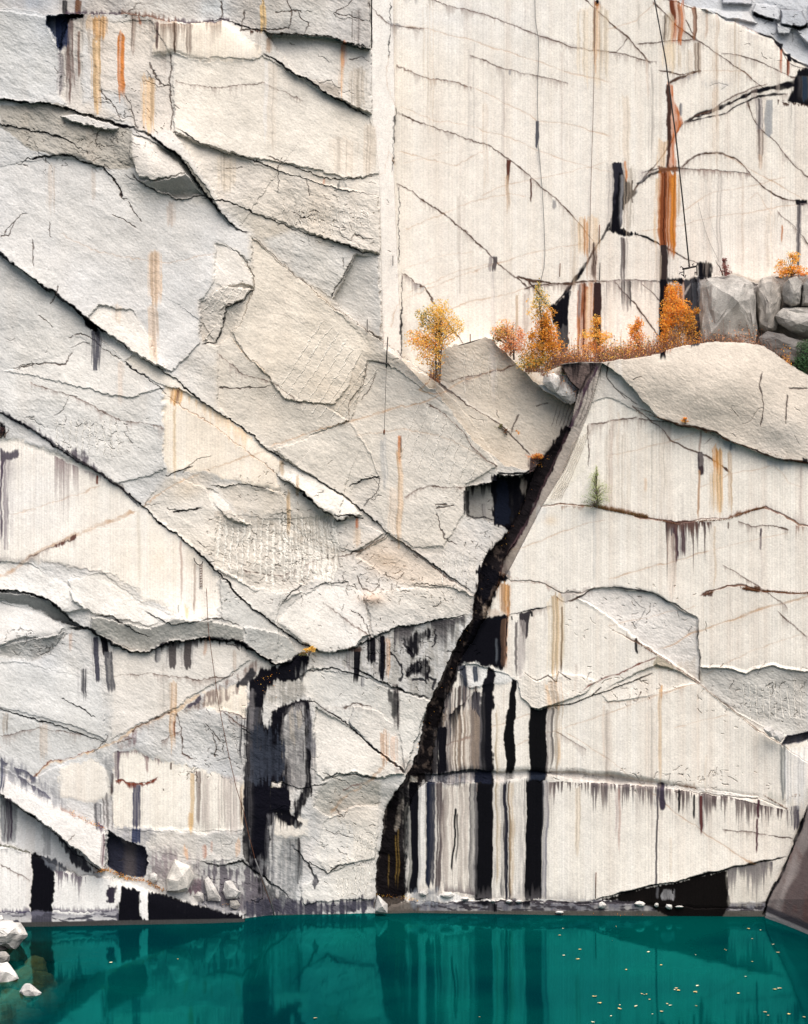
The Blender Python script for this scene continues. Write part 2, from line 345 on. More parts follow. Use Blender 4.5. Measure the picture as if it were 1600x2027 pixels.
FCT('690,836 720,880 748,940 700,968 690,990 640,955 590,925 540,888 600,868', (.63, .595, .54), .1, -.2, .1, .7)
FCT('172,628 195,600 260,612 300,672 332,737 290,714 230,672', (.76, .73, .695), .15, .3, .9, .5)
FCT('178,634 262,698 243,713 192,668', (.64, .645, .64), -.5, 0, 1.5, .4, 1.5)
FCT('262,700 290,716 330,742 400,796 345,770 325,768 280,740 245,714', (.73, .69, .62), .1, 0, .8, .5, 2)
FCT('-170,520 0,506 100,578 170,632 192,668 245,714 325,768 328,930 230,960 165,915 95,872 0,812 -170,700', (.635, .645, .65), 0, 0, .12, .75, 6)
FCT('0,735 90,722 145,695 150,662 200,690 325,770 260,790 120,760', (.69, .69, .685), .1, 0, .35, .6)
FCT('553,912 590,925 640,955 700,1000 718,1018 690,1025 668,1030 630,1000 590,968 556,944', (.80, .765, .71), .35, 0, .9, .3, 1.5)
FCT('405,964 432,974 462,1018 500,1046 440,1022 415,990', (.78, .745, .70), .25, .5, 1.2, .4, 2)
FCT('430,960 500,958 560,975 580,1010 520,1025 470,1015 440,985', (.67, .63, .575), .1, .2, -.3, 1.0)
FCT('330,942 405,965 430,1018 425,1110 380,1080 330,1043 280,1000', (.655, .625, .58), 0, .2, -.1, .8)
FCT('425,1015 520,1028 655,1018 672,1120 620,1150 560,1172 500,1160 425,1122', (.585, .55, .505), -.2, 0, -.1, 1.5, 6)
FCT('656,1045 700,1025 762,1052 702,1098 664,1080', (.62, .60, .575), .1, .5, .5, .8)
FCT('702,1102 772,1056 905,1155 942,1180 900,1165 800,1160 762,1140', (.69, .615, .545), .1, .2, .3, .9)
FCT('430,1128 500,1162 560,1175 600,1172 560,1200 545,1232 480,1182', (.66, .645, .62), 0, .4, .1, .7)
FCT('547,1232 602,1175 640,1150 700,1165 722,1180 737,1256 700,1285 655,1292 620,1285', (.75, .725, .69), .3, .2, .7, .45)
FCT('722,1178 800,1165 905,1162 945,1182 932,1212 830,1238 740,1262', (.66, .635, .60), .1, -.2, -.2, .9)
FCT('-170,1105 0,1108 60,1116 100,1140 132,1156 172,1204 130,1212 90,1186 0,1168 -170,1165', (.72, .715, .70), .1, 0, .7, .5)
FCT('136,1150 200,1132 280,1192 342,1216 300,1242 230,1224 180,1212 145,1190', (.745, .73, .705), .2, -.3, .8, .5)
FCT('-170,1175 0,1170 60,1175 100,1188 132,1216 168,1242 110,1228 80,1208 30,1194 0,1188 -170,1190', (.30, .31, .31), -.1, 0, -3.5, .4, 2)  # overhang's shaded underside painted dark
FCT('180,1218 300,1243 346,1220 430,1230 482,1242 482,1270 400,1261 340,1269 300,1286 255,1289 215,1268 180,1242', (.47, .465, .44), .1, 0, -3.0, .5, 3)  # tapered underside band, darkened with painted shade
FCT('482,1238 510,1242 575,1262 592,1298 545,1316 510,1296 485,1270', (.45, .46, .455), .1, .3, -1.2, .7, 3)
FCT('435,1140 482,1188 560,1256 575,1262 482,1236 440,1225', (.60, .605, .595), .1, 0, -.5, .5)
FCT('-170,1200 0,1190 80,1212 130,1242 110,1260 50,1262 0,1280 -170,1280', (.74, .735, .73), .2, .1, .9, .4)
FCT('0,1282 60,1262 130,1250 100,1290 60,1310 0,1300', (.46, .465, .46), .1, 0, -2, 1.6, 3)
FCT('228,1275 300,1292 400,1270 482,1280 495,1310 400,1368 340,1406 250,1450 222,1462 216,1300', (.71, .68, .64), .05, .1, .2, .45, 6)
FCT('-170,1310 60,1312 200,1350 215,1465 100,1425 0,1398 -170,1360', (.645, .665, .68), .05, 0, .25, .5, 8)
FCT('-170,1390 0,1404 215,1472 150,1500 60,1550 0,1520 -170,1450', (.60, .625, .645), 0, 0, -.15, .6, 5)
FCT('592,1338 620,1320 700,1335 740,1350 800,1368 852,1386 800,1532 740,1480 650,1405 602,1372', (.69, .68, .65), .1, .2, .2, .7, 4)
FCT('700,1400 740,1402 790,1440 800,1530 740,1478 690,1430', (.66, .64, .61), .1, -.3, -.3, .7)
FCT('625,1396 690,1436 800,1536 755,1542 700,1526 640,1545 615,1520', (.73, .70, .655), .2, .2, .6, .5, 2)
FCT('632,1548 700,1528 755,1545 752,1600 700,1600 650,1620 620,1600', (.52, .51, .475), -.1, 0, -.6, 1.2)
FCT('640,1625 700,1602 752,1602 742,1700 690,1712 648,1732 620,1700', (.70, .68, .64), .1, .2, .3, .8)
FCT('650,1735 690,1712 740,1715 735,1780 600,1790 590,1750', (.66, .655, .63), .1, 0, .3, .7)
FCT('225,1642 300,1648 480,1642 482,1700 400,1705 300,1690 285,1676', (.64, .63, .62), 0, 0, .3, .8)
# --- big masses
REG('737,-200 1780,-200 1780,800 1100,740 1100,760 850,770 795,712 790,600 778,520 775,350 757,345 760,200 735,90', h=-5.5, tone=WARM, rough=.06, facet=0, stri=1, lab=1, warp=False)
REG('738,-200 776,-200 779,60 782,213 780,345 787,520 796,712 760,690 757,600 752,350 738,230 736,90', h=-3.5, gx=-2.2, gy=.1, tone=(.81, .785, .75), rough=.12, facet=.05, stri=.3, lab=1, warp=False)
TONE(900, 40, 200, 60, PALE, .6); TONE(850, 500, 120, 200, (.80, .765, .72), .6); TONE(1000, 300, 200, 160, (.81, .765, .71), .6); TONE(1450, 450, 200, 100, (.82, .77, .72), .5)
REG('1320,-200 1780,-200 1780,200 1640,165 1600,133 1565,112 1545,92 1530,72 1500,62 1478,52 1440,38 1400,16 1375,12 1345,2', h=-7.5, gy=.6, tone=(.43, .455, .49), rough=1.3, facet=1.6, stri=0, lab=1)
REG('-200,-200 728,-200 730,96 700,88 655,76 640,73 600,67 560,67 515,61 470,48 455,44 440,38 400,46 350,43 300,35 262,28 235,24 200,27 160,28 130,29 80,24 40,16 0,15 -200,10', h=-2.2, tone=(.52, .51, .50), rough=1.1, facet=.8, stri=.2)
TONE(50, 0, 120, 26, BLUEG, .9); TONE(420, 20, 40, 30, (.58, .63, .66), .6); TONE(600, 30, 60, 20, (.58, .60, .60), .5); TONE(300, 15, 60, 20, (.60, .62, .62), .6)
REG('306,40 350,43 400,44 440,48 470,60 515,92 520,107 480,120 400,118 350,106 306,104', tone=CREAM, rough=.15, facet=0, stri=1)
REG('92,29 162,29 162,38 138,40 131,60 122,105 112,75 100,56 90,50', h=-1.1, add=True, tone=(.10, .13, .20), rough=.6, facet=.2)
# dark broken band upper left
REG('75,206 110,206 180,225 240,245 262,258 264,300 270,330 240,335 205,330 180,326 150,312 110,309 60,297 0,252 0,207', tone=(.40, .385, .355), rough=2.2, facet=.9)
REG('118,230 150,225 200,238 238,250 235,256 210,257 165,248 140,240', h=.5, add=True, tone=(.66, .65, .64), rough=.8)
for s_, h_, t_ in (('1545,20 1590,20 1602,50 1572,54 1547,46', .6, (.33, .36, .40)), ('1492,6 1541,10 1546,42 1512,33 1488,22', .4, (.44, .46, .49)), ('1536,44 1572,56 1566,69 1540,66', .5, (.36, .38, .40)), ('1380,12 1482,22 1500,44 1440,34', .3, (.50, .52, .54)), ('1576,54 1605,54 1640,90 1600,88 1584,70', .5, (.38, .40, .43)), ('1420,-60 1485,-50 1488,10 1430,4', .3, (.40, .42, .46)), ('1600,10 1680,0 1690,60 1606,48', .5, (.42, .44, .47))): REG(s_, h=h_, gy=.8, add=True, tone=t_, soft=1.5)
# central split block behind the slab edge
REG('862,770 868,720 880,690 905,683 940,676 960,668 975,672 985,690 1000,700 1045,745 1075,775 1120,800 1140,795 1147,775 1160,800 1125,850 1085,900 1050,930 1000,920 930,860', h=-3.3, gy=.30, gx=-.1, tone=(.57, .525, .465), rough=1.0, facet=.3, stri=.1, lab=2)
# right bench
REG('1190,719 1230,712 1280,706 1340,690 1380,681 1420,678 1470,678 1510,684 1545,705 1565,722 1590,735 1620,750 1780,800 1780,1910 740,1910 742,1790 760,1700 770,1600 800,1550 835,1500 860,1420 885,1360 930,1260 965,1180 1000,1130 1030,1060 1060,1000 1100,930 1135,860 1165,790', h=.6, gy=.12, tone=WARM, rough=.07, facet=0, stri=1, lab=3)
_b3 = LAB == 3; H[_b3] = (np.interp(X, [740, 820, 1000, 1200, 1500, 1770], [-.95, -1.3, -.85, -.45, -.1, .1]) - (WL - Y) / 100 * .03)[_b3]
REG('1190,719 1230,712 1280,706 1340,690 1380,681 1420,678 1470,678 1510,684 1545,705 1565,722 1590,735 1620,750 1780,800 1780,1000 1600,918 1540,910 1500,892 1450,875 1420,861 1380,849 1340,840 1310,828 1288,805 1255,770 1225,742', h=-.1, gy=.15, tone=(.61, .55, .48), rough=.75, facet=.22, stri=0, add=False, lab=3)
BUMP(1420, 760, 170, 70, .8, 10); BUMP(1560, 840, 60, 50, .5)
REG('1190,722 1225,745 1255,772 1275,792 1300,815 1258,812 1235,800 1200,790 1172,800 1150,840 1172,790', h=.04, add=True, tone=(.66, .63, .59), rough=.5, facet=.2, stri=0)
TONE(1560, 870, 70, 40, (.72, .67, .62), .5)
REG('1165,845 1165,925 1080,1000 1062,1000 1105,930 1150,840', tone=(.80, .76, .68), stri=.6)
# fault ramp
REG('1110,720 1150,716 1192,718 1172,795 1152,850 1118,930 1074,1000 1042,1062 1006,1132 985,1165 975,1140 1000,1085 1040,1010 1070,960 1100,890 1130,840 1140,795 1147,770 1130,755', h=-1.9, gx=1.6, gy=-.1, tone=(.30, .26, .24), rough=.9, facet=.2, stri=0, lab=3, warp=False)
REG('1172,795 1152,850 1118,930 1074,1000 1042,1062 1006,1132 1000,1105 1024,1040 1054,985 1086,925 1118,858 1148,790 1180,722 1192,720', tone=(.47, .42, .375), rough=.7, facet=.1, warp=False)
REG('1112,722 1185,720 1160,770 1135,780 1147,770 1128,755', tone=(.16, .12, .11), rough=1.2)
# cavity and gully
REG('925,965 950,960 985,950 984,936 1000,940 1020,941 1045,936 1078,922 1065,955 1048,990 1030,1030 1012,1055 1000,1045 975,1034 950,1028 922,1026 920,990', h=-3.4, tone=(.40, .39, .37), rough=.7, facet=.3, lab=2)
REG('1078,900 1105,870 1120,845 1132,848 1100,915 1060,1000 1028,1060 1000,1110 985,1165 965,1215 940,1262 905,1320 880,1390 860,1470 850,1540 830,1560 810,1600 800,1780 742,1800 750,1690 765,1600 790,1560 815,1515 828,1480 845,1400 868,1350 885,1310 905,1265 935,1222 942,1180 952,1130 965,1100 1005,1055 1040,990 1060,930', h=-3.0, tone=(.09, .08, .08), rough=2.4, facet=.9, stri=0, lab=2)
REG('1018,1342 1035,1328 1060,1346 1085,1335 1112,1330 1150,1335 1180,1350 1160,1372 1115,1386 1083,1396 1066,1404 1048,1397 1030,1380', h=.12, gy=.3, add=True, tone=(.72, .68, .62), rough=.7, facet=.1, soft=4)
REG('905,1330 925,1316 962,1322 1002,1334 1018,1345 1000,1352 960,1356 930,1362', h=-.05, gy=.5, add=True, tone=(.66, .66, .65), rough=.7, facet=.1, soft=3)
REG('1185,1372 1235,1345 1300,1318 1340,1328 1380,1352 1330,1366 1260,1385 1200,1392', h=-.06, gy=.5, add=True, tone=(.74, .70, .64), rough=.4, facet=0, soft=4)
REG('820,1530 945,1526 1040,1522 1200,1532 1290,1545 1380,1560 1500,1576 1500,1580 1440,1578 1380,1571 1290,1553 1200,1548 1130,1541 1080,1531 1040,1537 980,1547 900,1551 825,1550', h=-.08, gy=.8, add=True, tone=(.62, .60, .57), rough=1.6, facet=.2, soft=3)
# sunk-in lens of split rock and the broken corner on the right
REG('1140,1180 1170,1168 1200,1165 1245,1170 1290,1173 1320,1185 1345,1203 1383,1225 1384,1352 1340,1322 1300,1295 1270,1275 1235,1245 1195,1215', h=-.2, add=True, tone=(.68, .655, .63), rough=.8, facet=.3, stri=0)
REG('1384,1322 1450,1325 1478,1330 1500,1322 1530,1318 1570,1326 1620,1332 1780,1335 1780,1440 1600,1452 1545,1455 1500,1432 1440,1398 1384,1355', h=-.28, add=True, tone=(.52, .51, .485), rough=1.2, facet=.6, stri=0)
REG('1545,1475 1555,1453 1600,1448 1780,1440 1780,1460 1600,1463 1565,1470', h=-1.0, add=True, tone=(.10, .105, .14), rough=.8)
REG('1300,1300 1335,1322 1330,1330 1298,1326 1293,1318', tone=(.52, .46, .36), rough=.8)
# back boulders' bedrock right
REG('1380,548 1450,545 1500,560 1560,545 1780,540 1780,790 1600,740 1545,704 1510,684 1470,678 1385,680', h=-4.6, tone=(.30, .28, .27), rough=1.8, facet=.9, stri=0, lab=1)
# --- left rock: smooth sawn panels
REG('325,765 345,768 400,800 450,832 500,868 553,912 553,972 500,960 440,945 405,932 360,935 330,935 326,850', tone=CREAM, rough=.1, facet=0, stri=.8)
REG('-180,862 0,868 30,870 95,892 170,922 235,962 280,1000 330,1045 378,1080 412,1112 430,1150 437,1190 430,1224 380,1223 345,1216 330,1200 285,1190 276,1170 215,1136 160,1124 60,1112 -180,1105', tone=(.82, .785, .73), rough=.08, facet=0, stri=1)
TONE(330, 1110, 110, 60, CREAM, .7); TONE(60, 980, 80, 90, (.82, .81, .80), .6)
REG('228,1490 260,1484 300,1500 350,1510 400,1525 485,1555 487,1600 485,1640 400,1648 300,1642 222,1640 226,1560', tone=(.80, .765, .70), rough=.08, facet=0, stri=1)
REG('118,1530 130,1515 190,1505 222,1530 226,1575 200,1590 160,1585 118,1575', tone=(.71, .68, .63), rough=.15, facet=0, stri=1)
REG('405,1370 480,1352 490,1380 486,1420 450,1410 405,1402', tone=CREAM, rough=.2, facet=0, stri=1)
REG('540,1610 575,1608 610,1625 610,1655 580,1658 545,1655', tone=(.78, .74, .68), rough=.15, facet=0, stri=.8)
# lower-left slanting slab and the wall under it
REG('-180,1660 0,1672 20,1670 60,1687 110,1712 150,1733 210,1738 260,1755 320,1772 400,1793 490,1806 490,1905 -180,1905', h=.9, add=True, tone=(.80, .80, .79), rough=.1, facet=0, stri=1)
REG('-180,1480 0,1540 20,1548 60,1570 120,1602 170,1625 210,1645 209,1690 206,1728 195,1726 160,1690 110,1650 60,1612 0,1572 -180,1520', h=1.5, gy=.5, add=True, tone=(.72, .71, .70), rough=.5, facet=.1, stri=.1)
REG('-180,1520 0,1572 60,1612 110,1650 150,1690 190,1732 150,1733 110,1712 60,1687 20,1670 -180,1655', tone=(.74, .75, .76), rough=.3, facet=.05, stri=.7)
REG('212,1645 250,1668 285,1678 291,1710 284,1735 240,1737 212,1715', h=-1.2, add=True, tone=(.05, .055, .09), rough=1.2)
# corner buttress, coming forward at the right
bx = np.interp(ys, [1580, 1600, 1700, 1780, 1815, 1905], [1606, 1597, 1560, 1520, 1513, 1508])[:, None]
m_ = (X > bx + 2.5 * vn(X / 20, Y / 20, 2)) & (Y > 1550)
H = np.where(m_, .15 + (X - bx) * .055, H); LAB[m_] = 4; RG[m_] = .8; FC[m_] = .25; ST[m_] = 0
C[m_] = (.22, .185, .18)

# --- fracture edges (left rock)
L('-170,180 0,194 60,204 80,205 135,215 200,235 240,247 262,252 278,256', 1.1, 60, .9, 2.2)
L('-170,225 0,248 40,255 75,262 125,272 150,290 180,308', .4, 60, .7, 1.5)
L('38,330 55,313 95,310 110,307 140,310 160,322 185,326 205,331 225,350 235,375 245,398', .55, 60, .85, 2)
L('265,250 290,262 310,275 335,292 360,320 385,355 405,385 425,410 445,430 470,455 495,466', 1.5, 70, .7, 2.0)
L('262,340 290,368 320,385 360,397 400,389 420,398', .9, 45, .6, 1.5)
BUMP(320, 318, 75, 52, .9, 35, 1.4)
L('520,104 545,117 560,130 585,150 608,157 640,182 668,197 700,215 735,235', 1.3, 70, .95, 2.2)
L('400,46 435,38 455,44 515,61 560,67 605,67 650,73 690,85 730,94', .5, 40, .8, 1.5)
L('345,250 400,285 435,300 480,310 510,320 545,335 575,345 620,360 680,378 752,392', .4, 50, .7, 1.2)
L('525,307 570,325 620,345 655,355 700,357 745,350', .4, 60, .6, 1.2, B)
L('395,395 430,395 450,400 500,420 560,447 582,452', .5, 40, .7, 1.5)
L('575,452 600,462 640,473 690,487 752,508', .6, 50, .75, 1.4)
L('655,592 664,570 680,545 692,522 706,497', .8, 60, .5, 1.2)
L('490,462 530,500 560,525 600,560 660,608 700,635 760,680 790,703 820,722 850,740 880,765 930,805 985,840 1020,868 1050,902', -1.3, 170, .35, 1.2, B, ends=.03)
L('440,480 470,500 490,520 500,545 503,570 490,600 480,640 462,668', .7, 80, .25, 1.0, B)
L('400,683 430,680 440,655 445,612 480,595 503,570', .9, 45, .7, 1.6)
L('462,668 485,705 525,732 540,752', -.4, 50, .4, 1.2, T_)
L('-60,460 0,502 30,525 60,545 100,575 135,600 170,628 200,650 230,672 264,697', 1.6, 90, 1.0, 3.0, ends=.02)
L('243,714 280,740 315,768 332,785', .5, 40, .8, 1.5)
L('262,697 290,715 320,735 360,765 400,795 450,828 500,862 530,887 560,907 590,925 640,955 690,990 720,1012 760,1045 800,1077 850,1110 905,1150 950,1178', .8, 60, .65, 1.5, ends=.02)
L('330,785 400,828 440,855 480,885 520,915 555,940', -.3, 40, .65, 1.3, (.25, .12, .05))
L('548,935 560,950 590,968 630,1000 668,1030 690,1024', 1.3, 45, .95, 2.5)
L('-60,790 0,815 45,840 95,875 130,897 165,918 200,940 235,965 275,995 320,1038 375,1080 430,1130 480,1185 520,1215 560,1250 600,1275 640,1290 655,1292', .9, 70, .9, 2.0, ends=.02)
L('-60,1160 0,1168 30,1168 60,1173 95,1185 125,1210 150,1232', 1.2, 45, .8, 2.5)
L('130,1240 175,1240 215,1270 255,1290 300,1287 340,1270 400,1262 450,1266 482,1272 510,1297 545,1318 575,1312 600,1290', 1.6, 60, .95, 3.0)
L('185,1216 230,1222 270,1250 300,1262', .5, 35, .7, 1.6)
L('285,1210 340,1235 400,1228 440,1225 480,1240', .6, 35, .5, 1.4)
L('-60,1385 0,1400 40,1415 100,1430 160,1455 220,1470', .4, 50, .7, 1.4)
L('120,1382 150,1395 190,1420', .25, 25, .8, 1.5)
L('600,1328 660,1322 700,1335 740,1350', .3, 30, .7, 1.4)
L('690,1320 720,1335 760,1350 800,1365 850,1382', .7, 40, .95, 2.2)
L('590,1390 625,1385 650,1405 690,1435 740,1480 800,1535', -.6, 60, .85, 1.8)
L('480,1440 500,1452', .2, 20, .8, 1.5)
L('655,1292 700,1285 740,1265 790,1240 830,1238 880,1225 930,1212', .9, 50, .8, 1.8)
L('815,1158 840,1155 870,1160 905,1160', .3, 30, .6, 1.2)
L('690,1100 720,1090 750,1068 770,1052', -.6, 50, .9, 2.4)
L('660,1020 700,1020 720,1025', .5, 25, .9, 1.8)
L('610,1165 650,1150 690,1155', .3, 30, .5, 1.2)
L('560,1200 575,1175 600,1160', .5, 40, .7, 1.6)
L('360,940 400,905 420,900', .1, 10, .3, 1)
L('415,960 440,965 470,960 500,960 530,968', .5, 25, .6, 1.6)
L('325,943 350,936 385,925', .4, 18, .8, 2.0)
L('343,1013 370,1012 400,1008', .4, 15, .8, 2.2)
L('690,965 715,950 735,948 750,940', .6, 40, .85, 1.8)
L('730,940 750,945 745,975 720,1005', .3, 20, .6, 1.2)
L('650,845 690,832 692,795 720,765 728,712', .35, 40, .4, 1.1, B)
L('980,812 985,830', .1, 10, .3, 1)
L('985,935 1010,937 1040,935 1075,920', .5, 50, .9, 2.0)
L('800,720 850,742 900,790 940,840 975,890 985,920', -.3, 40, .0, 1)
L('975,920 930,870 900,835 850,800', .1, 20, 0)
# fracture edges (right bench, bottom)
L('1255,803 1290,815 1310,828 1340,840 1380,848 1420,860 1450,875 1500,890 1540,910 1600,918 1700,925', .3, 60, .8, 2.0, (.12, .06, .04), ends=.03)
L('1200,1240 1240,1262 1290,1290 1340,1325 1385,1355 1440,1395 1500,1445 1540,1470 1600,1510 1680,1560', -.7, 60, .75, 1.4, (.16, .10, .07), ends=.02)
L('985,1133 1010,1150 1050,1150 1080,1158 1110,1172 1150,1172 1200,1165', .15, 50, .7, 1.5, (.2, .12, .09))
L('1200,1165 1260,1170 1290,1175 1320,1188 1345,1200 1383,1225', .2, 40, .85, 2.0, (.10, .10, .11))
L('1065,1003 1100,997 1150,1000 1200,1008 1250,1018 1300,1028 1345,1038 1370,1036 1390,1028 1440,1028 1490,1010 1515,1005 1545,1020 1580,1040 1650,1045', -.5, 60, .85, 2.2, (.14, .07, .04), ends=.02)
L('1384,1183 1400,1174 1440,1160 1470,1160 1500,1170 1600,1174 1700,1176', -.5, 60, .85, 2.4, (.12, .06, .04), ends=.03)
L('800,1548 840,1548 900,1550 980,1546 1040,1536 1080,1530 1130,1540 1200,1548 1290,1552 1380,1570 1440,1577 1500,1580 1560,1602', -.5, 80, .25, 1.4, (.3, .28, .27), ends=.02)
L('1040,1395 1065,1402 1083,1396 1130,1390 1200,1370 1300,1335', .4, 40, .6, 1.4, B)
L('1160,1790 1200,1778 1300,1752 1400,1727 1440,1720 1500,1708 1560,1695', .7, 60, .9, 2.2, ends=.05)
L('742,1785 850,1784 1000,1780 1200,1790 1500,1797', -.4, 30, .2, 1.5, G)
L('0,1570 60,1612 110,1650 150,1690 200,1733', .3, 30, .9, 2.4)
L('400,1705 440,1712 480,1704 500,1725 530,1745 560,1765 580,1790', .7, 50, .95, 2.2)
L('580,1672 600,1695 620,1730 630,1752', .6, 40, .9, 2.0)
L('600,1705 625,1715 648,1732 670,1713 700,1710 720,1720', .5, 40, .6, 1.4)
L('540,1545 600,1560 625,1555 650,1550', .2, 25, .6, 1.4)
L('635,1545 670,1530 710,1530 750,1540', .5, 25, .7, 1.6)

# --- noise relief
fold = scoops(240, 38, 2.3, 1) * .75 + scoops(95, 30, 2.0, 3) * .26 + scoops(30, 20, 1.6, 2) * .06
def blur(A, r):
    r = int(r / STEP)
    for ax in (0, 1):
        P_ = np.pad(A, [(r + 1, r) if k == ax else (0, 0) for k in (0, 1)], mode='edge'); Cs = np.cumsum(P_.astype(np.float64), axis=ax)
        A = ((Cs[2 * r + 1:] - Cs[:-2 * r - 1]) if ax == 0 else (Cs[:, 2 * r + 1:] - Cs[:, :-2 * r - 1])) / (2 * r + 1)
    return A.astype(np.float32)
FC = blur(blur(FC, 14), 14); RG = blur(RG, 5)
H += FC * scoops(180, 36, 1.9, 4, .45, .9) * .30
H += FC * scoops(66, 28, 1.6, 6, .5, .8) * .10
H += FC * fold * .16 + RG * FC * (scoops(13, 30, 1.7, 5) * .028 + scoops(52, 35, 2.2, 6) * .07)
H += RG * (fbm(X / 230, Y / 230, 2, 3) * .40 + fbm(X / 52, Y / 44, 3, 3) * .06)
ax_ = X * .87 + Y * .5; ay_ = -X * .5 + Y * .87
H += RG * (fbm(ax_ / 20, ay_ / 8, 4, 3) * .009 + fbm(ax_ / 8, ay_ / 4.2, 5, 2) * .009 + np.abs(fbm(ax_ / 60, ay_ / 26, 1, 3)) * .035)
H += (.25 + RG) * (vn(X / 2.7, Y / 2.4, 3) * .0042 + vn(ax_ / 5.5, ay_ / 3.0, 6) * .0065)
H += ST * (.0025 * np.sin(X * 2 * math.pi / 5.2 + .6 * vn(X / 60, Y / 300, 3)) + .010 * n1(X / 3.3, 2) + .05 * vn(X / 150, Y / 260, 5))
# --- drift of colour in the stone
t_ = fbm(X / 60, Y / 60, 5, 4)[..., None]; C *= 1 + .07 * t_ + (.05 * vn(X / 1.7, Y / 1.7, 2) + .045 * vn(X / 4, Y / 4, 7))[..., None]
v_ = (n1(X / 9, 1) * .5 + n1(X / 34, 4) * .6 + .6 * vn(X / 12, Y / 240, 6))
blend(np.s_[:, :], np.clip(v_ - .12, 0, 1) * ST * .30, (.62, .52, .44))
blend(np.s_[:, :], np.clip(-v_ - .15, 0, 1) * ST * .28, (.88, .875, .86))
blend(np.s_[:, :], np.clip(n1(X / 2.1, 6) * .8 + .3 * vn(X / 2.1, Y / 60, 2) - .1, 0, 1) * ST * .12, (.42, .34, .30))
# vertical drift on split rock
blend(np.s_[:, :], np.clip(vn(X / 26, Y / 190, 3) - .1, 0, 1) * np.clip(RG - .3, 0, 1) * .22, (.55, .46, .38))
_m = ((LAB == 0) | (LAB == 2))[..., None] * np.clip(RG, 0, 1)[..., None]; _t = fbm(X / 110, Y / 80, 1, 4)[..., None]
C *= 1 - _m * (.085 + .13 * np.clip(_t, -.3, 1)); C *= 1 + _m * np.array([.012, .0, -.02], np.float32) * (1 + 2 * fbm(X / 90, Y / 140, 6, 3)[..., None])
# worn pale arrises and fracture-edge cracks, which also paint in the shadow under slabs
for s_, cw_, ca_ in PE: CK(s_, cw_, ca_, (.88, .86, .82), 0, .6)
for s_, cw_, ca_, cc_ in CR: CK(s_, cw_ * .78, ca_, cc_, .03, .4)
